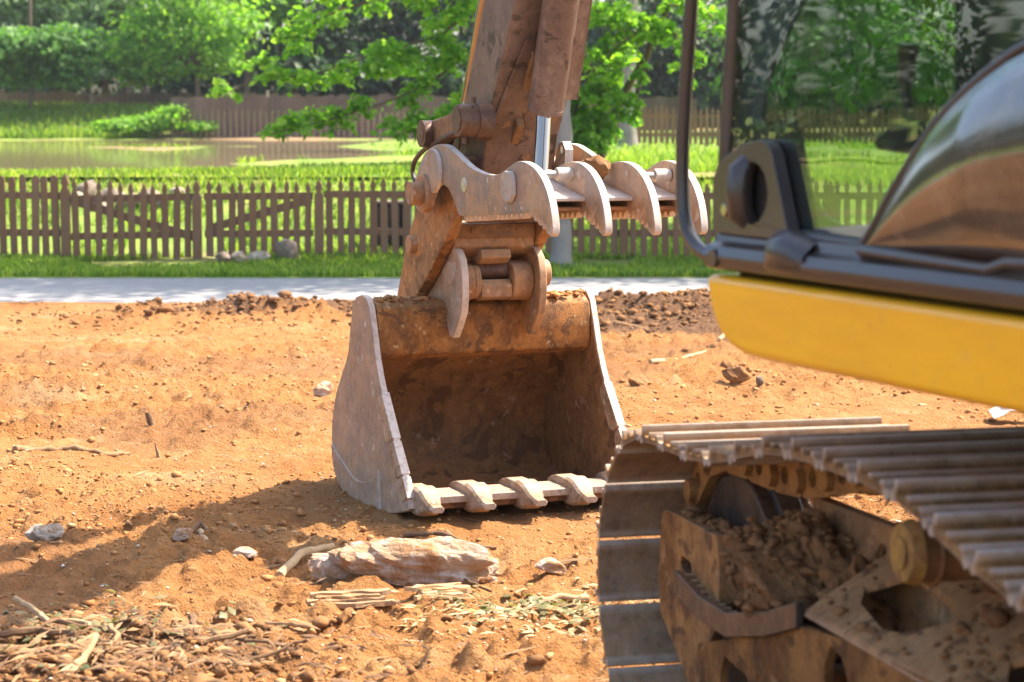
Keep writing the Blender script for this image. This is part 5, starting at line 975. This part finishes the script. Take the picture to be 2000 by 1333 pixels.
grp = [p for p in lowc if p[0] > .66]
def pane_row(k):   # convex pane: rows from the curve down to the sill
    out = []
    for f, z in grp: zz = z+(1.478-z)*k; bul = -.012-.055*math.sin(math.pi*min(1, k*.9+.1))*min(1, (f-.62)*2.2); out.append(B.w(bul, f+.0*k, zz))
    return out
rows = [pane_row(k) for k in np.linspace(0, 1, 9)]; m_n = len(rows[0]); mb = MB(); mb.add([p for r_ in rows for p in r_], [(i*m_n+j, i*m_n+j+1, (i+1)*m_n+j+1, (i+1)*m_n+j) for i in range(8) for j in range(m_n-1)])
t = NT('dark_glossy_panel'); nz = t.noise(1.2, det=3); t.bsdf(t.mix(t.ramp(t.noise(7, det=6, rough=.7), [(.45, 0.), (.75, .6)]), (.055, .043, .036), (.24, .17, .12)), .12, 0., t.bump(t.noise(2.2, det=2), .25, .03), .6, .8); MT['gloss'] = t.m
o = part('rear_pane', mb, 'gloss', CAB, 0, 2, 80); sm = o.modifiers.new('thick', 'SOLIDIFY'); sm.thickness = .006
mb = MB(); mb.tube([B.w(-.016, f, z) for f, z in [(.66, 1.476), (.9, 1.470), (1.12, 1.466), (1.18, 1.482), (1.3, 1.486), (1.7, 1.486)]], .013, 10); part('pane_trim', mb, 'cab', CAB, 0)
# inner trim behind the glass: slate blind in the front corner, dark panel at the rear
bl = [B.rp(u, v, .05) for u, v in ((1424, -60), (1575, -60), (1560, 20), (1530, 75), (1508, 125), (1492, 185), (1486, 240), (1510, 248), (1530, 252), (1545, 285), (1500, 290), (1420, 268))]
mb = MB(); mb.plate([B.w(.05, f, z) for f, z in bl], [], B.r*.012); part('corner_blind', mb, 'blind', CAB, .002)
mb = MB(); mb.plate([B.w(.05, f, z) for f, z in [(.885, 1.70), (.885, 2.86), (1.72, 2.86), (1.72, 1.95), (1.2, 1.83), (1.0, 1.765)]], [], B.r*.02); part('rear_trim', mb, 'interior', CAB, .004)
# handle plate with recess, grip and lock
HP = [(.008, 1.482), (.006, 1.60), (.03, 1.636), (.09, 1.665), (.16, 1.686), (.225, 1.695), (.262, 1.69), (.288, 1.668), (.325, 1.585), (.366, 1.494), (.35, 1.484), (.335, 1.480)]
hole = [(.195+.075*math.cos(q), 1.578+.068*math.sin(q)) for q in np.linspace(0, 2*math.pi*35/36, 36)]
mb = MB(); mb.plate([B.w(-.022, f, z) for f, z in HP], [[B.w(-.022, f, z) for f, z in hole]], B.r*.032); HD = part('handle_plate', mb, 'cab', CAB, .003, 2)
mb = MB(); mb.plate([B.w(.0105, .19+.085*math.cos(q), 1.576+.072*math.sin(q)) for q in np.linspace(0, 2*math.pi*15/16, 16)], [], B.r*.001); part('handle_recess', mb, 'black', HD if False else CAB, 0)
mb = MB(); mb.tube([B.w(.0, .158, 1.505), B.w(-.022, .150, 1.530), B.w(-.028, .148, 1.578), B.w(-.022, .150, 1.626), B.w(.0, .158, 1.652)], [.022, .030, .032, .030, .022], 14); part('door_handle', mb, 'cab', CAB, 0)
mb = MB(); mb.cyl(B.w(-.027, .072, 1.535), B.w(-.020, .072, 1.535), .015, n=20); part('lock', mb, 'chrome', CAB, .002)
# grab rail in front of the door
gr = [tuple(p) for p in arc_path([(-.06, 2.75), (-.085, 2.2), (-.092, 2.015), (-.12, 1.80), (-.132, 1.66), (-.128, 1.55), (-.108, 1.487), (-.06, 1.448), (.0, 1.430), (.06, 1.425)], 5)]
mb = MB(); mb.tube([B.w(-.03, *p) for p in gr], .0165, 14); part('grab_rail', mb, 'cab', CAB, 0)
mb = MB(); mb.cyl(B.w(-.05, .06, 1.425), B.w(.02, .06, 1.425), .022, n=14); part('rail_mount', mb, 'cab', CAB, .003)
# windscreen and right side glass, seat, console, lever, monitor
mb = MB(); mb.plate([B.w(.06, .02, 1.5), B.w(.98, .02, 1.5), B.w(.98, .20, 2.86), B.w(.06, .20, 2.86)], [], B.f*.006); part('windscreen', mb, 'glass', CAB, 0)
mb = MB(); mb.box(B, 1.0, 1.006, .06, .92, 1.5, 2.86); part('right_glass', mb, 'glass', CAB, 0)
mb = MB(); mb.box(B, .30, .78, .75, 1.3, 1.62, 1.78); SE = part('seat', mb, 'interior', CAB, .05, 3)
mb = MB(); mb.box(B, .32, .76, 1.2, 1.36, 1.72, 2.55); part('backrest', mb, 'interior', SE, .06, 3)
for r0 in (.14, .84):
    mb = MB(); mb.prism(B, [(.42, 1.70), (.50, 1.725), (.85, 1.76), (1.2, 1.76), (1.2, 1.66), (.7, 1.66), (.45, 1.675)], r0, r0+.12); part('armrest', mb, 'interior', CAB, .015)
    mb = MB(); mb.tube([B.w(r0+.06, .50, 1.72), B.w(r0+.06, .47, 1.80), B.w(r0+.06, .48, 1.90)], [.012, .014, .024], 10); part('lever', mb, 'black', CAB, 0)
mb = MB(); mb.box(B, .86, .96, .28, .32, 1.80, 1.98); part('monitor', mb, 'black', CAB, .01)

# ------------------------------------------------------------------ haze
mb = MB(); mb.box(I, -170, 170, -40, 200, -1.4, 24)
t = NT('summer_haze'); pv = t.n('ShaderNodeVolumePrincipled'); pv.inputs['Color'].default_value = (.9, .95, 1, 1); pv.inputs['Density'].default_value = .0003; pv.inputs['Anisotropy'].default_value = .35
t.t.links.new(pv.outputs[0], t.out.inputs['Volume'])
tag(mb.build('haze', t.m, None, 0, 2, False), 'thin bright summer haze over the whole place', 'haze', kind='stuff')
